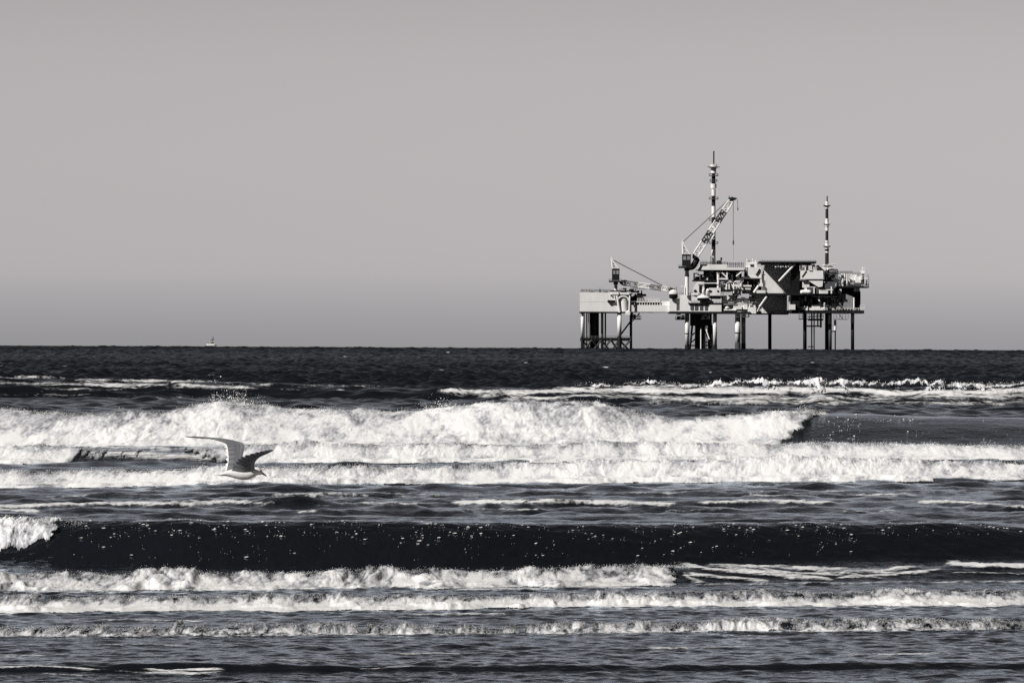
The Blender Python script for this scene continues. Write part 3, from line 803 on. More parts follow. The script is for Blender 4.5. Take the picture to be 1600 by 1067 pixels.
class Rig:
    """collects the parts of one thing; coordinates are photo columns and rows plus a depth in metres"""
    def __init__(s, name, px, d, label, cat, group=None):
        x = P(px, 543, d)
        s.org = (x[0], D0 + d, SEA0)
        s.root = tag(empty(name, s.org), label, cat, group)
    def mk(s, name, mb, mat, parent=None, smooth=False, label=None, every=False):
        """one mesh per separate piece: pieces that do not touch become parts of their own"""
        n = len(mb.seg)
        if n > 1 and n < 400:
            V = np.array(mb.v); lo = np.array([V[a:b].min(0) for a, b, _, _ in mb.seg]); hi = np.array([V[a:b].max(0) for a, b, _, _ in mb.seg])
            size = (hi - lo).max(1)
            gap = np.maximum(0, np.maximum(lo[:, None] - hi[None], lo[None] - hi[:, None]))
            near = np.sqrt((gap ** 2).sum(2)) <= np.maximum(.02, .49 * np.maximum(size[:, None], size[None]))
            if every: near = np.eye(n, dtype=bool)
            grp = -np.ones(n, int); g_ = 0
            for i in range(n):
                if grp[i] >= 0: continue
                st = [i]; grp[i] = g_
                while st:
                    k = st.pop()
                    for j in np.nonzero(near[k] & (grp < 0))[0]: grp[j] = g_; st.append(j)
                g_ += 1
            if g_ > 1:
                first = None
                for q in range(g_):
                    sub = MB()
                    for i in np.nonzero(grp == q)[0]:
                        a, b, fa, fb = mb.seg[i]
                        off = len(sub.v); sub.v += mb.v[a:b]; sub.f += [tuple(x - a + off for x in f) for f in mb.f[fa:fb]]; sub.mi += mb.mi[fa:fb]; sub.seg.append((off, len(sub.v), 0, 0))
                    o = sub.build(name, mat, parent if parent is not None else s.root, smooth, s.org)
                    if label: o['label'] = label
                    first = first or o
                return first
        o = mb.build(name, mat, parent if parent is not None else s.root, smooth, s.org)
        if label: o['label'] = label
        return o

def BX(mb, x0, x1, y0, y1, d0, d1, m=0):
    a, b = P(x0, y1, d0), P(x1, y0, d1)
    return mb.box(a, b, m)

def TB(mb, a, b, r, r2=None, n=10, m=0):
    return mb.tube(P(*a), P(*b), r, r2, n, m)

def rail(mb, x0, x1, ytop, ybot, d, step=1.6, r=0.085, bars=2):
    p, q = P(x0, ybot, d), P(x1, ytop, d)
    n = max(1, int(abs(q[0] - p[0]) / step))
    for i in range(n + 1):
        x = p[0] + (q[0] - p[0]) * i / n
        mb.tube((x, p[1], p[2]), (x, p[1], q[2]), r, n=5)
    for k in range(bars):
        z = p[2] + (q[2] - p[2]) * (k + 1) / bars
        mb.tube((p[0], p[1], z), (q[0], p[1], z), r, n=5)

def clutter(R, x0, x1, y0, y1, d0, d1, n, seed, mats=('mid', 'white', 'dark')):
    """process gear: skids, vertical and horizontal pipe runs, small vessels, each a part of its own"""
    r = random.Random(seed)
    for i in range(n):
        k = r.choice((0, 1, 1, 2)); mt = mats[k]; m = MB()
        w_ = r.uniform(1.5, (x1 - x0) * 0.30 + 1.5); h_ = r.uniform(1.2, (y1 - y0) * 0.5 + 1)
        xa = r.uniform(x0, max(x0 + .1, x1 - w_)); yb = y1 - r.choice((0, 0, r.uniform(0, max(.1, (y1 - y0) - h_))))
        da = r.uniform(d0, d1)
        t = r.random()
        if t < 0.42:
            BX(m, xa, xa + w_, yb - h_, yb, da, da + r.uniform(1.5, 4)); nm = ('equipment_skid', 'cabinet', 'duct')[k]
        elif t < 0.62:
            TB(m, (xa, y1, da), (xa, y1 - r.uniform(.5, 1.0) * (y1 - y0), da), r.uniform(.16, .5), n=8); nm = 'standpipe'
        elif t < 0.82:
            yy = r.uniform(y0, y1); TB(m, (xa, yy, da), (xa + w_ * 1.6, yy, da), r.uniform(.14, .42), n=8); nm = 'pipe_run'
        elif t < 0.92:
            c = P(xa + 1, yb - h_ / 2, da); m.ball(c, (S * min(w_, 4) / 2, 1.0, S * h_ / 2 * .8), 10, 6); nm = 'pressure_vessel'
        else:
            TB(m, (xa, yb, da), (xa + r.uniform(-1, 1) * h_, yb - h_, da), r.uniform(.14, .3), n=7); nm = 'brace'
        R.mk(nm, m, mt)

def leg(R, x0, x1, ytop, mat, d, ysplash=None, splash='dark', ring=None, ybot=552):
    xc = (x0 + x1) / 2; r = (x1 - x0) / 2 * S
    mb = MB(); TB(mb, (xc, ytop, d), (xc, ysplash or ybot, d), r, n=18)
    o = R.mk('leg', mb, mat, smooth=False)
    for p in o.data.polygons:
        if len(p.vertices) == 4: p.use_smooth = True
    if ysplash:
        mb = MB(); TB(mb, (xc, ysplash, d), (xc, ybot, d), r * 1.08, n=18); q = R.mk('splash_sleeve', mb, splash, o)
    if ring:
        for y in ring:
            mb = MB(); TB(mb, (xc, y - .5, d), (xc, y + .5, d), r * 1.25, n=18); R.mk('collar', mb, 'dark', o)
    return o
# ------------------------------------------------------------------ left: low wellhead platform
R = Rig('wellhead_platform', 945, 0, 'low platform with a plain pale box deck on thin legs, joined by a footbridge', 'platform', 'offshore gas platforms')
m = MB(); BX(m, 906.8, 968, 457, 471.6, 0, 22); BX(m, 906.8, 968, 472.0, 487, 0.06, 22); BX(m, 906.9, 968, 471.4, 472.2, 0.25, 21); R.mk('deck_house', m, 'light')
m = MB(); BX(m, 968, 987, 459, 487, 7, 22); R.mk('side_module', m, 'light')
m = MB(); BX(m, 905.8, 990, 487.2, 489, -0.8, 22.5); R.mk('deck_edge', m, 'dark')
m = MB(); rail(m, 908, 952, 452.6, 457, 0.4); rail(m, 908, 985, 453, 457, 21)
TB(m, (937.5, 457, 4), (937.5, 450, 4), .22); TB(m, (909.5, 457, 1), (909.5, 450.5, 1), .12); TB(m, (921, 457, 6), (921, 452, 6), .14); R.mk('roof_railing', m, 'cable')
m = MB(); BX(m, 936, 939.5, 453.4, 457, 3, 5); BX(m, 923, 928, 455, 457, 6, 9); BX(m, 944, 950, 454.6, 457, 5, 8); R.mk('roof_vent', m, 'dim')
leg(R, 907.6, 912.2, 489, 'white', 1.2, 526, 'dark', [493])
leg(R, 964.6, 971.2, 489, 'white', 1.2, 526, 'dark')
leg(R, 984.4, 988.6, 489, 'dark', 12)
leg(R, 939.2, 943.4, 489, 'white', 9, 526, 'dark')
for x, r_, d in ((917, .42, 6), (920, .3, 10), (923.4, .8, 9), (927, .9, 11), (930.4, .8, 8), (934, .9, 10), (946.2, .5, 7), (913.6, .25, 14)):
    m = MB(); TB(m, (x, 489, d), (x, 552, d), r_, n=12); R.mk('conductor_pipe', m, 'dark' if x != 920 else 'mid', smooth=False)
m = MB()
for d in (1.2, 16):
    TB(m, (907, 529.5, d), (988, 529.5, d), .62, n=8); TB(m, (907, 532, d), (988, 532, d), .3, n=8)
    xs = [910, 925, 940, 955, 968, 986]
    for a, b in zip(xs[:-1], xs[1:]):
        TB(m, (a, 531, d), (b, 550, d), .5, n=8); TB(m, (b, 531, d), (a, 550, d), .5, n=8)
TB(m, (910, 531, 1.2), (910, 529, 16), .5); TB(m, (986, 530, 1.2), (986, 529, 16), .5)
TB(m, (970.5, 522, 1.2), (986, 502, 12), .5, n=8)
R.mk('jacket_bracing', m, 'dark')
m = MB(); rail(m, 912, 986, 525.4, 529, 0.2, step=2.2, r=.1); R.mk('landing_railing', m, 'cable')
m = MB(); BX(m, 986, 1002, 497.6, 499.2, 8, 14); rail(m, 986, 1002, 493, 497.6, 8, r=.12); TB(m, (989, 489, 9), (989, 498, 9), .25); TB(m, (999, 489, 9), (999, 498, 9), .25); TB(m, (988.5, 502, 12), (1000, 489, 12), .3); BX(m, 990, 994, 491, 497, 10, 13)
R.mk('hanging_walkway', m, 'dim')
# crane support and the arched frame under it
m = MB(); BX(m, 953.6, 984, 454, 455.2, -1.2, 6); BX(m, 953.6, 984, 460.6, 461.8, -1.2, 6); R.mk('crane_deck', m, 'dark')
m = MB(); BX(m, 955.5, 966.5, 455.2, 460.6, -1, 3); BX(m, 969, 983, 457, 460.4, -1, 4); R.mk('crane_base_module', m, 'white')
m = MB(); arch = []
for i in range(13):
    t = math.pi * i / 12; arch.append(P(974 - 8.5 * math.cos(t), 470 - 7 * math.sin(t), -.9))
m.path(arch, .5, 8); TB(m, (964, 462, -1), (968, 488, -1), .62, n=8); TB(m, (984, 462, -1), (983, 489, -1), .5, n=8); TB(m, (960, 462, -1), (961, 472, -1), .35, n=8)
BX(m, 957, 965, 461.8, 463.4, -1, 5); R.mk('crane_support_frame', m, 'white')
m = MB(); TB(m, (974.5, 464, 2), (974.5, 487, 2), 6.9 * S, n=24); m.ball(P(974.5, 464, 2), (6.9 * S, 6.9 * S, 2.0 * S)); R.mk('vertical_tank', m, 'light', smooth=False)
m = MB(); BX(m, 949.5, 961, 469.2, 472.4, -1.4, 0); TB(m, (951, 470.8, -1.6), (951, 470.8, -.6), .8); R.mk('cable_reel', m, 'black')
m = MB(); BX(m, 977, 984.5, 487, 492, -3, 0); m.ball(P(981, 488, -1.5), (1.4, 1, 1)); R.mk('discharge_box', m, 'white')
clutter(R, 985, 1011, 453, 470, 4, 11, 30, 5, mats=('dim', 'dark', 'dark')); clutter(R, 968, 1000, 449, 457, 4, 12, 12, 6, mats=('dim', 'mid', 'dark'))
m = MB(); BX(m, 985, 1012, 469.4, 470.6, 3.5, 12); rail(m, 986, 1010, 449.5, 453, 8, r=.1); R.mk('machinery_deck', m, 'dark')

# ------------------------------------------------------------------ footbridge
R = Rig('footbridge', 1016, 2, 'pale enclosed footbridge spanning between the two platforms', 'bridge')
m = MB(); BX(m, 988, 1046, 476.6, 487.2, 2, 7); R.mk('box_girder', m, 'light')
m = MB(); BX(m, 986, 1032, 471.4, 472.4, 2, 7); BX(m, 1032, 1046, 470.5, 476.6, 3, 7); R.mk('bridge_roof', m, 'white')
m = MB(); BX(m, 986, 1031, 472.4, 476.6, 4.5, 6.5); R.mk('dark_gallery', m, 'dark')  # dark box behind the posts, for the bridge's row of windows
m = MB()
for i in range(12):
    x = 987 + i * 4
    BX(m, x, x + .9, 472.4, 476.6, 2.2, 2.6)
R.mk('gallery_post', m, 'white', every=True)
m = MB(); rail(m, 996, 1031, 466.5, 471.4, 2.4, step=1.5, r=.12, bars=3); R.mk('handrail', m, 'light')
m = MB(); BX(m, 1002, 1011, 487.4, 488.4, 2.4, 6.5); BX(m, 1012, 1022, 487.4, 488.6, 2.4, 6.5); TB(m, (988, 488, 4), (1046, 487.8, 4), .2); R.mk('underslung_pipe', m, 'dark')

# ------------------------------------------------------------------ cranes
def crane(name, label, foot, cab, disc, ped, ptop, apex, boomfoot, tip, wid0, wid1, bands, d, hook=None):
    R = Rig(name, foot, d, label, 'crane', 'cranes on the platforms')
    m = MB(); TB(m, (foot, ped[0], d), (foot, ped[1], d), ped[2] * S, n=16); R.mk('pedestal', m, 'white')
    if len(ped) > 3:
        m = MB(); TB(m, (foot, ped[3], d), (foot, ped[3] + 2.4, d), ped[2] * S * 1.15, n=16); R.mk('pedestal_band', m, 'red')
    m = MB(); TB(m, (foot, ptop[0], d), (foot, ptop[1], d), ped[2] * S * 1.3, ped[2] * S * 1.5, n=16); BX(m, disc[0], disc[1], disc[2], disc[3], d - 4, d + 4); rail(m, disc[0], disc[1], disc[2] - 2.6, disc[2], d - 4, r=.07); R.mk('slew_ring', m, 'dark')
    x0, x1, y0, y1 = cab
    m = MB(); BX(m, x0, x1, y0, y1, d - 2.6, d + 2.6); BX(m, x0 - .5, x1 + .5, y0 - .7, y0, d - 3, d + 3); o = R.mk('machine_house', m, 'dark')
    m = MB(); BX(m, x0 + 1.2, x0 + (x1 - x0) * .45, y0 + 2, y0 + (y1 - y0) * .45, d - 2.75, d - 2.5); BX(m, x0 + (x1 - x0) * .55, x1 - 1.2, y0 + 2, y0 + (y1 - y0) * .45, d - 2.75, d - 2.5); R.mk('window', m, 'mid', o, every=True)
    m = MB()
    for dd in (-1.6, 1.6):
        TB(m, (x0 + 1, y0, d + dd), (apex[0], apex[1], d + dd * .4), .38, n=7); TB(m, (x1 - 1, y0, d + dd), (apex[0] + .6, apex[1], d + dd * .4), .38, n=7)
    for k in (.3, .55, .8):
        a = (x0 + 1 + (apex[0] - x0 - 1) * k, y0 + (apex[1] - y0) * k); b = (x1 - 1 + (apex[0] - x1 + 1.6) * k, y0 + (apex[1] - y0) * k)
        TB(m, (a[0], a[1], d), (b[0], b[1], d), .3, n=6)
    BX(m, apex[0] - 1.8, apex[0] + 2.2, apex[1] - 1, apex[1] + 1.4, d - 1, d + 1); TB(m, (apex[0], apex[1], d), (apex[0], apex[1] - 5, d), .16); R.mk('gantry', m, 'white')
    # lattice boom, painted in bands
    A, B = Vector(P(boomfoot[0], boomfoot[1], d - 1)), Vector(P(tip[0], tip[1], d - 1))
    ax = (B - A); L = ax.length; ax.normalize(); nrm = ax.cross(Vector((0, 1, 0))).normalized()
    def corner(t, i):
        wd = (wid0 + (wid1 - wid0) * t) * S / 2
        k = min(1, t / .08 + .25) * min(1, (1 - t) / .1 + .45)
        return A + ax * L * t + nrm * wd * k * (1 if i in (0, 1) else -1) + Vector((0, 1, 0)) * wd * k * (1 if i in (0, 2) else -1)
    boom = None
    for j, (t0, t1, mt) in enumerate(bands):
        m = MB(); n = max(3, int((t1 - t0) * L / 2.2))
        for i in range(n):
            a, b = t0 + (t1 - t0) * i / n, t0 + (t1 - t0) * (i + 1) / n
            for c in range(4): m.tube(corner(a, c), corner(b, c), .42, n=6)
            for (c, e) in ((0, 1), (2, 3), (0, 2), (1, 3)):
                if i % 2: c, e = e, c
                m.tube(corner(a, c), corner(b, e), .30, n=5)
                m.tube(corner(a, c), corner(a, e), .26, n=5)
        # walkway plates down the middle of the boom
            if i % 2 == 0: m.tube(A + ax * L * a, A + ax * L * b, wid0 * S * .16, n=6)
        o = R.mk('boom_section', m, mt)
    m = MB(); m.ball(B, (1.5, 1.2, 1.3)); m.box(tuple(B + Vector((-2.2, -1, -.6))), tuple(B + Vector((2.2, 1, .9)))); m.tube(B + Vector((1.5, 0, 0)), B + Vector((3.0, 0, .5)), .3); m.tube(B + Vector((-1.5, 0, .6)), B + Vector((-1.8, 0, 2.2)), .15); R.mk('boom_head', m, 'dark')
    m = MB()
    ap = Vector(P(apex[0], apex[1], d))
    for dd in (-.7, 0, .7): m.tube(ap + Vector((0, dd, 0)), B + Vector((-1, dd, .5)), .26, n=6)
    R.mk('pendant_cable', m, 'cable')
    return R, A, B, ax, nrm

crane('pedestal_crane', 'smaller crane with its banded boom lying almost level over the footbridge', 962.3, (956.4, 968, 420.5, 438), (951.5, 971.5, 438.6, 441), (444, 456, 2.6), (441, 444.5), (955.6, 405), (969, 441), (1047, 452.5), 7.2, 6.0,
      [(0, .13, 'dark'), (.13, .36, 'mid'), (.36, .60, 'white'), (.60, .83, 'mid'), (.83, 1, 'white')], 3)
R, A, B, ax, nrm = crane('pedestal_crane', 'taller crane with its black and white boom raised steeply beside the high mast', 1073.2, (1065.6, 1079, 398.5, 416), (1060, 1081, 416.6, 419.2), (422, 462, 3.1, 429.5), (418, 423), (1066, 379), (1083.5, 404), (1143.5, 311.5), 9.2, 8.0,
      [(0, .05, 'dark'), (.05, .27, 'white'), (.27, .45, 'red'), (.45, .62, 'white'), (.62, .80, 'red'), (.80, .97, 'white')], -3)
m = MB(); TB(m, (1145.2, 313, -4), (1145.4, 380, -4), .16, n=6); TB(m, (1152, 312, -4), (1152.4, 326, -4), .15, n=6); m.ball(P(1145.4, 379, -4), (.5, .5, 1.6)); TB(m, (1145.4, 380, -4), (1145.6, 407, -4), .07, n=5); m.ball(P(1152.4, 327, -4), (.4, .4, 1.0)); R.mk('hoist_line', m, 'cable')
m = MB()
for i in range(8):
    t = i / 7; c = P(1077 + 11 * t, 417 - 10 * t - 4 * math.sin(math.pi * (1 - t)) * -1, -3); m.ball(c, (1.9, 1.6, 1.9), 10, 6)
R.mk('winch_housing', m, 'dark', smooth=True)
# ------------------------------------------------------------------ right: big production platform
R = Rig('production_platform', 1200, 0, 'large cluttered platform with two striped masts and a helideck on thick legs', 'platform', 'offshore gas platforms')
# decks
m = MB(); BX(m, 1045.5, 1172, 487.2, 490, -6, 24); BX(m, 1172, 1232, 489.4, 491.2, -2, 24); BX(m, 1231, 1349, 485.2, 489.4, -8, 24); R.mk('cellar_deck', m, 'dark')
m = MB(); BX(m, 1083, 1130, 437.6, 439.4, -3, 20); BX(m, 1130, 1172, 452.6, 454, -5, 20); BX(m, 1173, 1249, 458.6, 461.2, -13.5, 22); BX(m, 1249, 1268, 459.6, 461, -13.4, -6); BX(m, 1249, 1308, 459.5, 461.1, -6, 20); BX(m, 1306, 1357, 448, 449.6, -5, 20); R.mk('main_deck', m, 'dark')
# left accommodation block
m = MB(); BX(m, 1046, 1062, 466.5, 487.2, 0, 20); BX(m, 1062, 1080, 461, 487.2, -1.5, 20); BX(m, 1080, 1127, 462, 487.2, -2.5, 20); BX(m, 1108, 1127, 475.4, 487.2, -3.2, -2.4); R.mk('accommodation_wall', m, 'light')
m = MB(); BX(m, 1057, 1063.0, 474, 485, -.15, .3)
for x in (1078.5, 1085.5, 1093.2, 1101): BX(m, x, x + 5.2, 475.8, 485, -2.7, -2.2)
R.mk('window', m, 'dim', every=True)
m = MB(); BX(m, 1075, 1150, 473.6, 474.8, -3.6, 1.4); R.mk('gallery_floor', m, 'dark')
m = MB(); rail(m, 1076, 1150, 470.2, 473.6, -3.5); rail(m, 1062, 1130, 457.5, 461, -1.4); rail(m, 1046, 1062, 463, 466.5, 0.2); R.mk('gallery_railing', m, 'cable')
# dome shaped housings and process gear on the accommodation roof
m = MB()
for x0, x1 in ((1083.5, 1100.5),):
    m.prism([P(x0, 462)[0::2], P(x1, 462)[0::2], P(x1, 450)[0::2], P(x1 - 3, 443)[0::2], P(x1 - 6, 440.6)[0::2], P(x0 + 6, 440.6)[0::2], P(x0 + 3, 443)[0::2], P(x0, 451)[0::2]], D0 - 3, D0 + 6)
R.mk('turbine_housing', m, 'light')
m = MB(); BX(m, 1092, 1096.5, 447, 458, -3.3, -2.9); TB(m, (1086, 455, -3.5), (1086, 455, -2.6), .9, n=12); R.mk('air_intake', m, 'dark')
m = MB(); BX(m, 1108, 1125.5, 450, 462, -3.6, 6); R.mk('generator_housing', m, 'light')
m = MB()
for x in (1110.4, 1121.4): TB(m, (x, 455, -3.9), (x, 455, -3), 1.5 * S, n=14)
BX(m, 1110, 1125, 462.4, 466.4, -2.8, -2.4); R.mk('vent_opening', m, 'black')
m = MB(); m.ball(P(1106, 454, -3.6), (1.1, 1.1, 1.2)); BX(m, 1103.5, 1108, 455, 459, -4, -1); R.mk('small_tank', m, 'white')
m = MB(); BX(m, 1101, 1127, 439.6, 462, 9, 10); R.mk('back_bulkhead', m, 'dim')
m = MB(); TB(m, (1122, 426, -2.5), (1122, 450, -2.5), 2.1 * S, n=14); TB(m, (1122, 426, -2.5), (1122, 428.4, -2.5), 3.6 * S, 2.2 * S, n=14); R.mk('exhaust_stack', m, 'white')
# upper module under the tall mast
m = MB(); BX(m, 1094, 1136, 413.4, 421.8, -2, 16); m.prism([P(1094, 421.8)[0::2], P(1094, 416)[0::2], P(1090, 421.8)[0::2]], D0 - 2, D0 + 16); BX(m, 1136, 1162, 418.6, 422, -2, 16); R.mk('upper_module', m, 'light')
m = MB(); BX(m, 1092, 1162, 422.2, 423.4, -4, 17); BX(m, 1100, 1160, 423.4, 437.4, 10, 11); R.mk('upper_deck', m, 'black')
m = MB(); rail(m, 1095, 1104, 408.6, 413.4, -1.8, r=.12); rail(m, 1104, 1137, 409.8, 413.4, -1.8, r=.1); rail(m, 1136, 1162, 410.6, 418.6, -1.8, step=1.2, r=.12, bars=4); rail(m, 1095, 1160, 410, 414, 15, r=.1)
TB(m, (1110.5, 413, 2), (1110.5, 401, 2), .14); TB(m, (1127, 413, 2), (1127, 402.5, 2), .3); BX(m, 1125.8, 1128.6, 402.5, 406, 1, 3); BX(m, 1120, 1127, 407, 413, 3, 5); R.mk('upper_railing', m, 'dim')
clutter(R, 1084, 1100, 422, 438, 0, 8, 16, 11, mats=('mid', 'dim', 'dim')); clutter(R, 1096, 1122, 424, 438, -1, 7, 24, 12, mats=('mid', 'white', 'dim')); clutter(R, 1124, 1162, 425, 440, -1, 8, 30, 13, mats=('light', 'white', 'dark'))
clutter(R, 1127, 1150, 438, 456, -2, 8, 34, 14, mats=('mid', 'light', 'dark')); clutter(R, 1144, 1162, 437, 462, -4, 5, 22, 15, mats=('light', 'white', 'dark'))
m = MB(); TB(m, (1146, 442, -4.5), (1146, 458, -4.5), 1.0 * S, n=8); BX(m, 1145, 1158, 445, 447.6, -4.8, -4); TB(m, (1158.5, 425, -4.6), (1150, 432, -4.6), .4); TB(m, (1127.5, 426, -3), (1136, 434, -3), .45); TB(m, (1136, 425, -3), (1136, 434, -3), .4); BX(m, 1124, 1137, 434.6, 437, -3.5, 0); R.mk('pipe_bridge', m, 'white')
# stair tower block beside the helideck
m = MB(); BX(m, 1164, 1189, 417.6, 434, 0, 14); BX(m, 1160.5, 1190, 432.4, 434.6, -.4, 14); BX(m, 1166, 1183, 411, 417.6, 2, 12); R.mk('control_room', m, 'light')
m = MB(); BX(m, 1172.5, 1178, 413.2, 417, 1.6, 2.2); BX(m, 1163, 1167, 427, 431.5, -.4, .4); TB(m, (1181, 430, -.6), (1187, 420, -.6), .35); R.mk('window', m, 'dark', every=True)
m = MB()
for x, y in ((1168, 406.4), (1171, 408.5), (1177, 405.6), (1181.5, 408)): TB(m, (x, 412, 4), (x, y, 4), .22); m.ball(P(x, y, 4), .55, 8, 5)
BX(m, 1166.5, 1184, 409.6, 411, 3, 5); R.mk('roof_aerial', m, 'light')
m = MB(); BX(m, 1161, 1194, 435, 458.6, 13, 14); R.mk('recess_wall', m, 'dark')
m = MB(); BX(m, 1158, 1174, 445.6, 448, -2, 2); BX(m, 1164, 1172.6, 450.4, 457.4, -2, 3); TB(m, (1177, 457.6, -9), (1184.5, 446.5, -9), .75, n=8); BX(m, 1182, 1196, 453.6, 458.4, -1.5, .8); BX(m, 1187.6, 1190.4, 436, 447.5, -.6, .4); BX(m, 1185.5, 1192, 443.5, 447.5, -1, .4); R.mk('landing_platform', m, 'light')
clutter(R, 1160, 1190, 436, 457, 2, 9, 26, 16, mats=('dim', 'light', 'dark'))
# helideck, with the high plain wall under its overhang
m = MB(); m.prism([P(x, 0)[0:1] + (0,) for x in ()] or [P(1184.8, 412.2)[0::2], P(1273, 412.2)[0::2], P(1274, 409.2)[0::2], P(1184, 409.2)[0::2]], D0 - 15, D0 + 14)
BX(m, 1190, 1268, 412.2, 414, 6, 12); R.mk('helideck', m, 'black')
m = MB()
for i in range(24):
    x = 1186 + i * 3.75; TB(m, (x, 409.4, -15), (x, 407.9, -16.2), .1, n=5)
TB(m, (1185, 407.9, -16.2), (1273, 407.9, -16.2), .12, n=6); R.mk('safety_net', m, 'dark')
m = MB(); BX(m, 1196, 1236, 412.4, 458.6, 1, 12); m.prism([P(1196, 458.6)[0::2], P(1196, 414)[0::2], P(1190.5, 436)[0::2], P(1190.5, 458.6)[0::2]], D0 + 1.6, D0 + 12); R.mk('high_wall', m, 'light')
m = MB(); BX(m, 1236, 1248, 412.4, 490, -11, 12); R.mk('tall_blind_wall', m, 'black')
m = MB(); TB(m, (1215.2, 440, -13.4), (1240, 413.5, -13.4), .62, n=8); TB(m, (1213, 444, -1), (1224, 456, -1), .3, n=6); R.mk('helideck_strut', m, 'light')
m = MB()
for i, x in enumerate((1209, 1213, 1217, 1220.5, 1225, 1229)): BX(m, x, x + 2.2, 414.6, 418.4 - (i % 2), -14, -12.6)
BX(m, 1231, 1236, 413.2, 415.4, -14, -12.6); R.mk('floodlight_box', m, 'light', every=True)
m = MB(); BX(m, 1192.5, 1230, 461.2, 490.4, 1, 16); BX(m, 1176, 1192.5, 461.2, 489.4, 1.6, 14); R.mk('lower_wall', m, 'light')
m = MB(); TB(m, (1185, 480, -12.8), (1196.5, 464, -12.8), .62, n=8); TB(m, (1182, 487, -12), (1186, 479, -12.8), .4, n=8); R.mk('deck_strut', m, 'light')
# bright process modules lower left of the wall
m = MB(); BX(m, 1127, 1144, 462, 474, 0, 8); BX(m, 1150, 1176, 466, 474.2, -.5, 7); BX(m, 1146, 1180, 477, 484, -2, 6); BX(m, 1168, 1181, 480, 490, -4, 2); BX(m, 1127, 1150, 476, 487, 2, 8); m.prism([P(1143, 475)[0::2], P(1150, 475)[0::2], P(1150, 464)[0::2], P(1147, 462)[0::2]], D0, D0 + 6); R.mk('process_module', m, 'white')
m = MB(); TB(m, (1135, 472.5, -2.4), (1144.5, 463.4, -2.4), .6, n=8); TB(m, (1144.5, 463.4, -2.4), (1153, 462.4, -2.4), .6, n=8); TB(m, (1127, 475, -2.6), (1137, 483, -2.6), .6, n=8); BX(m, 1126, 1136, 478, 481, -2, 1.5); BX(m, 1150, 1168, 483.4, 486, -3, 0); BX(m, 1170, 1178, 463, 470, -2, 0); R.mk('chute', m, 'dark')
m = MB(); rail(m, 1126, 1176, 470.8, 474.4, -1.6, r=.1); rail(m, 1176, 1230, 485.6, 489.4, -1.6, r=.06); R.mk('module_railing', m, 'dim')
m = MB(); m.ball(P(1136, 481, -3), (1.3, 1, .9)); TB(m, (1131, 484.6, -3), (1150, 484.6, -3), .5); R.mk('white_vessel', m, 'white')
clutter(R, 1126, 1180, 461, 474, -1.5, 3, 26, 17, mats=('light', 'white', 'dim')); clutter(R, 1128, 1182, 476, 487, -3, 2, 30, 18, mats=('mid', 'white', 'dark'))
m = MB(); BX(m, 1149, 1170, 494.6, 495.8, -7, 2); rail(m, 1149, 1170, 490.6, 494.6, -6.8, r=.12); TB(m, (1150, 490, -5), (1150, 495, -5), .3); TB(m, (1169, 488, -5), (1169, 495, -5), .3); BX(m, 1158, 1163, 486, 494.6, -5, -2); R.mk('hanging_stair', m, 'dim')
# right half: tanks, modules, lattice
m = MB(); BX(m, 1249, 1284, 423.4, 437, -13.6, 4); m.prism([P(1258, 437)[0::2], P(1284, 437)[0::2], P(1283, 448)[0::2], P(1277, 449)[0::2]], D0 - 13.6, D0 - 4); R.mk('gas_cooler', m, 'white')
m = MB(); TB(m, (1251, 433, -13.8), (1258, 423.6, -13.8), .3); TB(m, (1249, 437.2, -13.8), (1286, 437.2, -13.8), .3); R.mk('cooler_brace', m, 'dim')
m = MB(); TB(m, (1251.5, 456.6, -12), (1263, 456.6, -12), 3.4 * S, n=18); m.ball(P(1251.5, 456.6, -12), (1.1, 3.4 * S, 3.4 * S)); m.ball(P(1263, 456.6, -12), (1.1, 3.4 * S, 3.4 * S)); R.mk('storage_tank', m, 'white', smooth=False)
clutter(R, 1248, 1274, 413, 423, -14, -9, 22, 19, mats=('light', 'white', 'dark')); clutter(R, 1272, 1302, 412.5, 424, -9, 2, 24, 20, mats=('light', 'white', 'dim'))
clutter(R, 1250, 1286, 438, 459, 2, 8, 34, 21, mats=('dim', 'light', 'dark')); clutter(R, 1282, 1306, 436, 460, -5, 3, 26, 22, mats=('light', 'white', 'dark'))
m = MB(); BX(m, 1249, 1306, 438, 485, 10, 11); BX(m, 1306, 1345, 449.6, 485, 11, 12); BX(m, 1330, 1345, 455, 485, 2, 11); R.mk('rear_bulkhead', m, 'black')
# lattice deck module with fencing
m = MB(); rng_ = random.Random(4)
for i in range(9):
    x = 1287.5 + i * 2.6; TB(m, (x, 441, -5), (x, 421, -5), .18, n=5); TB(m, (x, 441, 3), (x, 421, 3), .18, n=5)
    if i < 8:
        for y in (421, 426, 431, 436): TB(m, (x, y, -5), (x + 2.6, y + 5, -5), .17, n=5); TB(m, (x, y, -5), (x + 2.6, y, -5), .17, n=5)
R.mk('lattice_module', m, 'dim')
m = MB(); m.prism([P(1293, 443.6)[0::2], P(1304, 443.6)[0::2], P(1308, 440.6)[0::2], P(1290, 440.6)[0::2]], D0 - 5, D0 + 4); R.mk('drip_pan', m, 'dark')
clutter(R, 1288, 1309, 422, 440, -3, 4, 26, 23, mats=('mid', 'light', 'dim')); clutter(R, 1308, 1344, 428, 448, -3, 6, 44, 24, mats=('mid', 'light', 'dim'))
m = MB(); BX(m, 1308, 1330, 436.5, 447.6, -2, 5); BX(m, 1336, 1345, 432, 447.6, -3, 3); TB(m, (1323, 447, -4), (1323, 430, -4), .5); R.mk('compressor_module', m, 'light')
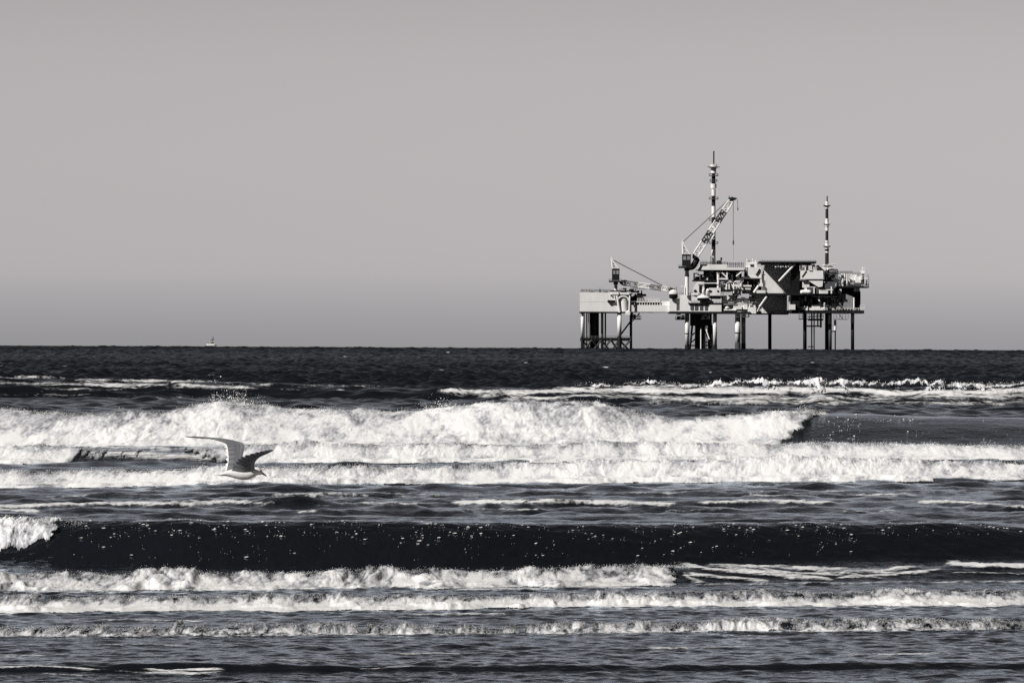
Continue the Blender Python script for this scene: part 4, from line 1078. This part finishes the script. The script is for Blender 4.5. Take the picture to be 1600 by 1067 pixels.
m = MB(); rail(m, 1306, 1356, 443.6, 448, -4.8, r=.12, bars=3); rail(m, 1310, 1332, 424, 428, 0, step=1.2, r=.13, bars=3); rail(m, 1332, 1345, 426, 432, 0, r=.12, bars=3); rail(m, 1354, 1357, 430, 448, -3, r=.1, bars=5); R.mk('deck_railing', m, 'dim')
m = MB(); BX(m, 1345, 1350, 426, 447.6, -2.5, 1); BX(m, 1344.4, 1351.4, 422.6, 426, -2, .5); TB(m, (1348, 423, -1), (1348, 416.8, -1), .3); BX(m, 1346, 1352, 419, 420.4, -1.6, 0); o = R.mk('stair_tower', m, 'light')
m = MB()
for i in range(6): BX(m, 1345.4, 1349.4, 428 + i * 3.4, 429.6 + i * 3.4, -2.8, -2.45)
R.mk('window', m, 'dark', o, every=True)
# middle level, right
m = MB(); BX(m, 1249, 1292, 474.5, 484, -4, 8); R.mk('pump_room', m, 'dim')
m = MB()
for x, w_ in ((1246.5, 2.4), (1256, 2.6), (1277, 3)): BX(m, x, x + w_, 463.4, 471, -9.6, -8.4)
TB(m, (1287, 485, -8), (1287, 474.6, -8), 1.3 * S, n=8); m.ball(P(1287, 474.6, -8), .7); BX(m, 1249, 1290, 479.6, 484.6, -8, -6); BX(m, 1231, 1234, 463, 472, -9.4, -8); BX(m, 1231, 1241, 476, 484, -12.8, -11.2); R.mk('valve_skid', m, 'light')
clutter(R, 1249, 1292, 462, 484, -6, -3, 36, 25, mats=('dim', 'light', 'dark')); clutter(R, 1292, 1306, 449, 485, -7, -3, 30, 26, mats=('light', 'white', 'dim'))
m = MB(); m.prism([P(1306, 484)[0::2], P(1331, 484)[0::2], P(1331, 463.5)[0::2], P(1318, 458.8)[0::2], P(1308, 462)[0::2]], D0 - 7.4, D0 + 4); R.mk('slanted_panel', m, 'mid')
m = MB(); BX(m, 1308, 1322, 467.6, 470.4, -7.8, -7.2); BX(m, 1308, 1318, 450.4, 455, -3, 2); TB(m, (1306, 472, -7.9), (1318, 485, -7.9), .35); R.mk('cable_tray', m, 'dark')
m = MB(); TB(m, (1333.2, 485, -7), (1333.2, 465, -7), 1.5 * S, n=10); m.ball(P(1341, 481.5, -4), (.9, .9, 1)); BX(m, 1309, 1314, 452, 460, -4.4, -3.6); BX(m, 1321.6, 1324, 478, 485, -4, -3); BX(m, 1334, 1343, 450.4, 455.4, -3, 0); R.mk('riser_pipe', m, 'white')
m = MB(); rail(m, 1306, 1349, 481.4, 485.2, -7.6, r=.1); rail(m, 1246, 1292, 481.4, 485.2, -7.8, r=.08); rail(m, 1343, 1350, 477, 485.2, -7, r=.12, bars=3); R.mk('lower_railing', m, 'light')
for q_, (xa, xb, ya, yb, dd) in enumerate(((1062, 1150, 440, 461, -4.5), (1130, 1180, 462, 487, -3), (1249, 1306, 440, 459, -13), (1306, 1356, 430, 447, -5), (1249, 1300, 462, 485, -9))):
    clutter(R, xa, xb, ya, yb, dd, dd + 1.5, 12, 60 + q_, mats=('white', 'light', 'dim'))
# underside gear
clutter(R, 1056, 1070, 491, 499, -3, 4, 12, 27, mats=('mid', 'light', 'dark')); clutter(R, 1094, 1114, 491, 499, -3, 1, 14, 28, mats=('light', 'white', 'light'))
m = MB(); BX(m, 1055, 1073, 498.6, 499.8, -3, 4); rail(m, 1055, 1072, 494.6, 498.6, -3, r=.12); rail(m, 1248, 1286, 491, 498, -4, step=2, r=.14); BX(m, 1248, 1286, 498, 499.2, -4.6, 2); rail(m, 1302, 1325, 491, 498.6, -4, r=.08); BX(m, 1302, 1324, 498.6, 499.4, -4, 0); TB(m, (1311, 491, -4.4), (1316, 499, -4.4), .2); R.mk('underdeck_walkway', m, 'dim')
# legs and jacket
leg(R, 1070.2, 1077, 490, 'white', -1, 539, 'dark', [521])
leg(R, 1114, 1120.2, 490, 'white', -1, 539, 'dark')
leg(R, 1148.4, 1157, 490, 'white', -1, 536, 'dim', [520])
leg(R, 1158.4, 1165.4, 490, 'white', 3, 537, 'dim')
leg(R, 1201, 1206.6, 490, 'dark', 8)
leg(R, 1255, 1260.8, 489, 'dark', 2)
leg(R, 1289.8, 1295.4, 489, 'dark', 6)
leg(R, 1294.4, 1299.8, 489, 'dim', 0)
leg(R, 1329.4, 1334.8, 489, 'dark', 0)
m = MB(); TB(m, (1295.6, 492, -2), (1295.6, 506, -2), 2.4 * S, n=12); TB(m, (1304.6, 500, -2), (1304.6, 516, -2), 2.0 * S, n=12); TB(m, (1332, 491, -.6), (1332, 505, -.6), 2.9 * S, n=16); R.mk('white_sleeve', m, 'white')
m = MB(); TB(m, (1304.8, 516, -2), (1304.8, 552, -2), .4); BX(m, 1298, 1306, 517, 518.6, -2.4, 1); TB(m, (1268, 489, -2), (1268, 552, -2), .42); TB(m, (1271.8, 489, -2), (1271.8, 552, -2), .38)
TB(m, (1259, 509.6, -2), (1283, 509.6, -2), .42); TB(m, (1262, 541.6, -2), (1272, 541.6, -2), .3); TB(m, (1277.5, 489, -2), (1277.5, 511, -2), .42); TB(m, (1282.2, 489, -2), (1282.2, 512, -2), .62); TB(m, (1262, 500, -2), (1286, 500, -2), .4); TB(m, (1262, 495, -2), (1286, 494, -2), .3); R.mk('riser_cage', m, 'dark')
m = MB()
BX(m, 1079, 1112.5, 490, 509, 2, 12)
TB(m, (1082, 508, 4), (1077.6, 552, 2), .62); TB(m, (1112, 508, 4), (1115, 552, 2), .7); 
for x, r_ in ((1090, .95), (1093, .9), (1097.4, 1.1), (1100, .95), (1108, .85), (1111, .8), (1103.5, .3), (1087.2, .3)): TB(m, (x, 505, 6), (x + (x - 1097) * .06, 552, 6), r_, n=10)
for a, b in (((1079, 540), (1113, 539.4)), ((1079, 536), (1090, 527)), ((1101, 515), (1109, 533)), ((1101, 534), (1112, 536)), ((1080, 525), (1086, 520)), ((1090, 545), (1104, 545)), ((1102, 518), (1112, 524))): TB(m, (a[0], a[1], 5), (b[0], b[1], 5), .4, n=7)
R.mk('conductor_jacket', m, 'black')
m = MB(); TB(m, (1095.2, 512, 1), (1095.2, 545, 1), .35); TB(m, (1103.5, 511, 1), (1104.5, 517, 1), .5); TB(m, (1104, 517, 1), (1108.5, 530, 1), .4); R.mk('pale_riser', m, 'white')

# striped masts
def mast(xc, segs, needle, rings, plates, d, label):
    root = None
    m = MB(); y0, y1 = segs[0][0], segs[-1][1]
    TB(m, (xc, y0, d), (xc, y1, d), .35, n=8)
    root = R.mk('antenna_mast', m, 'light', label=label)
    for a, b, w_, mt in segs:
        m = MB(); TB(m, (xc, a, d), (xc, b, d), w_ * S, n=14)
        R.mk('mast_band', m, mt, root)
    m = MB(); TB(m, (xc + .4, needle[0], d), (xc + .4, needle[1], d), needle[2], n=6); R.mk('whip_aerial', m, 'dark', root)
    for y, w_, mt in rings:
        m = MB(); TB(m, (xc, y - .5, d), (xc, y + .5, d), w_ * S, n=16); TB(m, (xc, y - 3.2, d), (xc, y - 2.7, d), w_ * S, n=16)
        for i in range(10):
            t = 6.283 * i / 10; c = P(xc + w_ * math.cos(t) * .96, y, d + w_ * S * math.sin(t) * .96); m.tube(c, (c[0], c[1], c[2] + 3.0 * S), .1, n=5)
        R.mk('service_ring', m, mt, root)
    for y, w_, h_, mt in plates:
        m = MB(); TB(m, (xc, y - h_ / 2, d), (xc, y + h_ / 2, d), w_ * S, w_ * S * .55, n=16); R.mk('antenna_drum', m, mt, root)
mast(1115.3, [(270.5,275.5,2.6,'dark'),(262,270.5,4.0,'white'),(275.5,287,3.0,'red'),(287,294,4.6,'white'),(295.4,305.8,3.2,'white'),(305.8,322,3.0,'red'),(322,339,3.1,'white'),(339,352,3.1,'red'),(352,374,3.1,'white'),(374,390,3.1,'red'),(390,414,3.2,'white')],
     (236, 257, .42), [(274.5, 7.6, 'dim'), (311, 7.6, 'dim'), (344.5, 7.4, 'dim'), (380.5, 7.6, 'dim'), (283.5, 6, 'dim')], [(259, 6.4, 4.5, 'white'), (261.4, 11, 1.6, 'white'), (265, 5, 4.5, 'white')], 4, 'taller striped mast beside the raised crane boom')
mast(1292.2, [(315,326,2.4,'white'),(326,341.6,2.3,'red'),(341.6,360.5,2.5,'white'),(360.5,376,2.3,'red'),(376,389,2.6,'white'),(389,392,3.4,'red'),(392,395,2.6,'white'),(395,414,2.9,'red'),(414,424,4,'white')],
     (306.5, 316, .36), [], [(322, 6.6, 2.6, 'white'), (318.5, 4.0, 2.5, 'white'), (351, 6.0, 2.2, 'white'), (355, 3.6, 2, 'white'), (385.5, 6.6, 2.6, 'white'), (379, 4.2, 2, 'white')], 1, 'shorter striped mast right of the helideck')
m = MB(); BX(m, 1285, 1299, 413.4, 415, -2, 5); BX(m, 1287, 1298, 418, 421, -3, 3); R.mk('mast_foot', m, 'white')

# ------------------------------------------------------------------ lifeboats hanging on the rig
def lifeboat(x0, x1, y0, y1, d, label):
    L = Rig('lifeboat', (x0 + x1) / 2, d, label, 'lifeboat', 'lifeboats on the platform')
    n = 14; hull, top = [], []
    ym = y0 + (y1 - y0) * .48
    for i in range(n + 1):
        t = i / n; k = max(.05, math.sin(math.pi * (0.04 + .92 * t)) ** .55)
        xc = x0 + (x1 - x0) * t; wv_ = 1.45 * k; hh = (y1 - ym) * S * (0.55 + .45 * k)
        c = P(xc, ym, d)
        hull.append([(c[0], c[1] + wv_ * math.cos(a), c[2] - hh * max(0, math.sin(a)) ** .7) for a in np.linspace(0, math.pi, 9)] + [(c[0], c[1] - wv_ * .6, c[2] + .05), (c[0], c[1] + wv_ * .6, c[2] + .05)])
        hc = (ym - y0) * S * k ** .8
        top.append([(c[0], c[1] + wv_ * .95 * math.cos(a), c[2] + .06 + hc * math.sin(a)) for a in np.linspace(0, math.pi, 9)])
    m = MB(); m.rings(hull); L.mk('hull', m, 'black', smooth=False)
    m = MB(); m.rings(top); L.mk('canopy', m, 'light', smooth=False)
    m = MB(); 
    for x in (x0 + 2, x1 - 2): TB(m, (x, ym, d), (x, y0 - 3.5, d), .14, n=6); TB(m, (x, y0 - 3.5, d), (x, y0 - 3.5, d + 4), .2, n=6); TB(m, (x, y0 - 3.5, d + 4), (x, y1, d + 4), .22, n=6)
    L.mk('davit', m, 'dim')
lifeboat(1089, 1107.6, 461.5, 470.5, -4.3, 'black hulled lifeboat hung in front of the pale wall, right of the taller crane')
lifeboat(1045.4, 1058.8, 452.5, 467.5, -1.8, 'grey topped lifeboat hung at the bridge end, left of the taller crane')

# ------------------------------------------------------------------ small boat on the horizon
DB = 4300.0
bx, bz = ray(331, 540)
borg = (float(bx) * DB, DB, curv(DB))
boat = tag(empty('fishing_boat', borg), 'tiny white boat with a dark mast, alone on the horizon', 'boat')
sb = DB / F * 0.85
n = 12; rs = []
for i in range(n + 1):
    t = i / n; k = math.sin(math.pi * min(.97, .12 + .86 * t)) ** .6 if t > .1 else .6
    x = (-10 + 19 * t) * sb; sheer = 1.5 + .9 * (1 - t) ** 2
    rs.append([(x, 1.5 * k, sheer), (x, 1.3 * k, .5), (x, .5 * k, -.6), (x, -.5 * k, -.6), (x, -1.3 * k, .5), (x, -1.5 * k, sheer)])
m = MB(); m.rings(rs); m.build('hull', 'white', boat)
m = MB(); m.box((-1.6, -1.2, 1.5), (2.4, 1.2, 3.5)); m.box((-1.9, -1.4, 3.5), (2.7, 1.4, 3.7)); wh = m.build('wheelhouse', 'white', boat)
m = MB(); m.box((-1.2, -1.26, 2.5), (2.0, -1.18, 3.2)); m.build('window', 'glass', wh)
m = MB(); m.tube((.6, 0, 3.6), (.9, 0, 7.6), .3, .2); m.tube((-.8, 0, 5.4), (2.0, 0, 5.6), .16); m.tube((.5, 0, 5.2), (-3.2, 0, 2.2), .09); m.build('mast', 'dark', boat)
# ------------------------------------------------------------------ gull, gliding low over the foam
DG = 60.0
def G(zx, zy, d=0.0):
    dx, dz = ray(260 + zx / 8.0, 660 + zy / 8.0)
    return Vector((float(dx) * DG, DG + d, H + float(dz) * DG))
gs = DG / F / 8.0
def smooth_pts(rows, k):
    """Catmull-Rom through rows of numbers"""
    rows = [np.array(r, float) for r in rows]; out = []
    for i in range(len(rows) - 1):
        p0, p1, p2, p3 = rows[max(i - 1, 0)], rows[i], rows[i + 1], rows[min(i + 2, len(rows) - 1)]
        for j in range(k):
            t = j / k
            out.append(.5 * ((2 * p1) + (-p0 + p2) * t + (2 * p0 - 5 * p1 + 4 * p2 - p3) * t * t + (-p0 + 3 * p1 - 3 * p2 + p3) * t ** 3))
    out.append(rows[-1]); return out

gc = G(930, 645)
gull = MB()
# body: x, y, half height, half width (all in sixteenths of photo pixels x2)
st = smooth_pts([(604,656,3,16),(640,654,9,40),(690,650,17,42),(740,638,31,40),(800,634,46,46),(870,640,62,56),(950,648,69,62),(1030,645,68,60),(1085,628,63,54),(1122,610,54,46),(1155,607,46,42),(1180,616,36,34),(1198,628,21,20),(1204,632,8,8)], 3)
rs = []
for x, y, hh, ww in st:
    c = G(x, y)
    rs.append([c + Vector((0, -math.cos(a) * ww * gs, math.sin(a) * hh * gs)) for a in np.linspace(0, 2 * math.pi, 18, endpoint=False)])
gull.rings(rs, m=0)
def wing(secs, thick, m_up, dark_from, white_te):
    """secs: leading x, y, depth, trailing x, y, depth; chord cut into strips so the feather bands get their own colour"""
    ss = smooth_pts(secs, 5); n = len(ss); nch = 10
    top, bot = [], []
    for i, s in enumerate(ss):
        Lp, Tp = G(s[0], s[1], s[2]), G(s[3], s[4], s[5])
        a, b = ss[max(i - 1, 0)], ss[min(i + 1, n - 1)]
        sp_ = G(b[0], b[1], b[2]) - G(a[0], a[1], a[2]); ch = Tp - Lp
        nr = sp_.cross(ch); nr = nr.normalized() if nr.length > 1e-9 else Vector((0, -1, 0))
        k = thick * (1 - .75 * i / (n - 1))
        tr, br = [], []
        for j in range(nch + 1):
            u = j / nch
            prof_ = (2.6 * math.sqrt(u) * (1 - u) ** 1.1) * k * .5 + .0010
            camb = k * .9 * math.sin(math.pi * min(1, u * 1.0)) * .5
            p = Lp + ch * u
            # notched trailing edge: the tips of the flight feathers
            if j == nch: p = p + ch * (0.10 * math.sin(i * 2.1) if i > 3 else 0)
            tr.append(p + nr * (camb + prof_)); br.append(p + nr * (camb - prof_))
        top.append(tr); bot.append(br)
    for i in range(n - 1):
        frac = i / (n - 1)
        for j in range(nch):
            u = j / nch
            mm = m_up
            if frac > dark_from: mm = 2
            elif u >= white_te: mm = 0
            elif frac > dark_from - .18 and u < .25: mm = 2
            elif u > .42 and i % 3 == 0 and i > 2: mm = 3
            elif .32 <= u < .42: mm = 3 if i % 2 else mm
            elif u < .12: mm = 4
            gull.add([top[i][j], top[i][j + 1], top[i + 1][j + 1], top[i + 1][j]], [(0, 1, 2, 3)], mm)
            gull.add([bot[i][j], bot[i][j + 1], bot[i + 1][j + 1], bot[i + 1][j]], [(3, 2, 1, 0)], mm)
    gull.add(top[-1] + bot[-1][::-1], [tuple(range(2 * (nch + 1)))], 2)
near = [(1112,590,-.03,815,604,-.03),(1104,545,-.07,872,520,-.06),(1118,490,-.13,918,458,-.14),(1160,442,-.20,996,412,-.22),(1222,405,-.27,1108,378,-.30),(1290,374,-.33,1212,351,-.36),(1338,348,-.37,1305,334,-.39),(1358,337,-.39,1350,332,-.40)]
farw = [(895,600,.03,736,600,.03),(936,500,.08,752,500,.09),(948,410,.14,746,400,.15),(962,325,.20,728,318,.21),(950,272,.25,705,282,.26),(890,246,.29,660,262,.30),(775,221,.33,580,238,.34),(620,201,.37,490,219,.38),(470,190,.40,410,210,.41),(340,184,.43,318,200,.44),(255,185,.45,248,195,.455),(204,178,.465,203,186,.47)]
wing(near, .030, 1, .86, 2.0)
wing(farw, .026, 1, .80, .89)
def flat(name, c, rough=.6):
    m_, nt_, b_ = new_mat(name)
    tc_ = node(nt_, 'ShaderNodeTexCoord'); n_ = node(nt_, 'ShaderNodeTexNoise'); n_.inputs['Scale'].default_value = 60; n_.inputs['Detail'].default_value = 4
    r_ = node(nt_, 'ShaderNodeValToRGB'); r_.color_ramp.elements[0].position = .3; r_.color_ramp.elements[1].position = .7
    r_.color_ramp.elements[0].color = tuple(v * .78 for v in c) + (1,); r_.color_ramp.elements[1].color = tuple(c) + (1,)
    link(nt_, tc_.outputs['Object'], n_.inputs['Vector']); link(nt_, n_.outputs['Fac'], r_.inputs['Fac']); link(nt_, r_.outputs[0], b_.inputs['Base Color'])
    b_.inputs['Roughness'].default_value = rough; b_.inputs['Specular IOR Level'].default_value = .2
    return m_
MAT['plumage'] = flat('white_plumage', (.82, .81, .79)); MAT['mantle'] = flat('grey_plumage', (.14, .144, .155)); MAT['tips'] = flat('black_plumage', (.012, .012, .014)); MAT['feather_edge'] = flat('feather_edge', (.085, .088, .10)); MAT['wing_edge'] = flat('wing_edge', (.22, .225, .24)); MAT['beak'] = flat('dark_beak', (.03, .03, .03), .4)
go = gull.build('seagull', ['plumage', 'mantle', 'tips', 'feather_edge', 'wing_edge'], None, True, tuple(gc)); go.location = gc
tag(go, 'gull gliding low over the foam, both wings raised, one stretched far back', 'gull')
import bmesh
bm = bmesh.new(); bm.from_mesh(go.data); bmesh.ops.remove_doubles(bm, verts=bm.verts, dist=2e-5); bmesh.ops.recalc_face_normals(bm, faces=bm.faces); bm.to_mesh(go.data); bm.free()
go.data.polygons.foreach_set("use_smooth", np.ones(len(go.data.polygons), bool))
b = smooth_pts([(1190,630,15),(1212,640,11),(1232,655,8),(1246,668,6),(1252,678,2)], 3)
m = MB(); rr = []
for x, y, r_ in b:
    c = G(x, y); rr.append([c + Vector((math.sin(a) * r_ * gs * .6, math.cos(a) * r_ * gs * .7, math.sin(a) * r_ * gs)) for a in np.linspace(0, 6.283, 8, endpoint=False)])
m.rings(rr); m.build('beak', 'beak', go, True, tuple(gc))
m = MB()
for sgn in (-1, 1): m.ball(G(1176, 608, sgn * 32 * gs), (9 * gs, 6 * gs, 9 * gs), 10, 6)
m.build('eye', 'tips', go, True, tuple(gc))
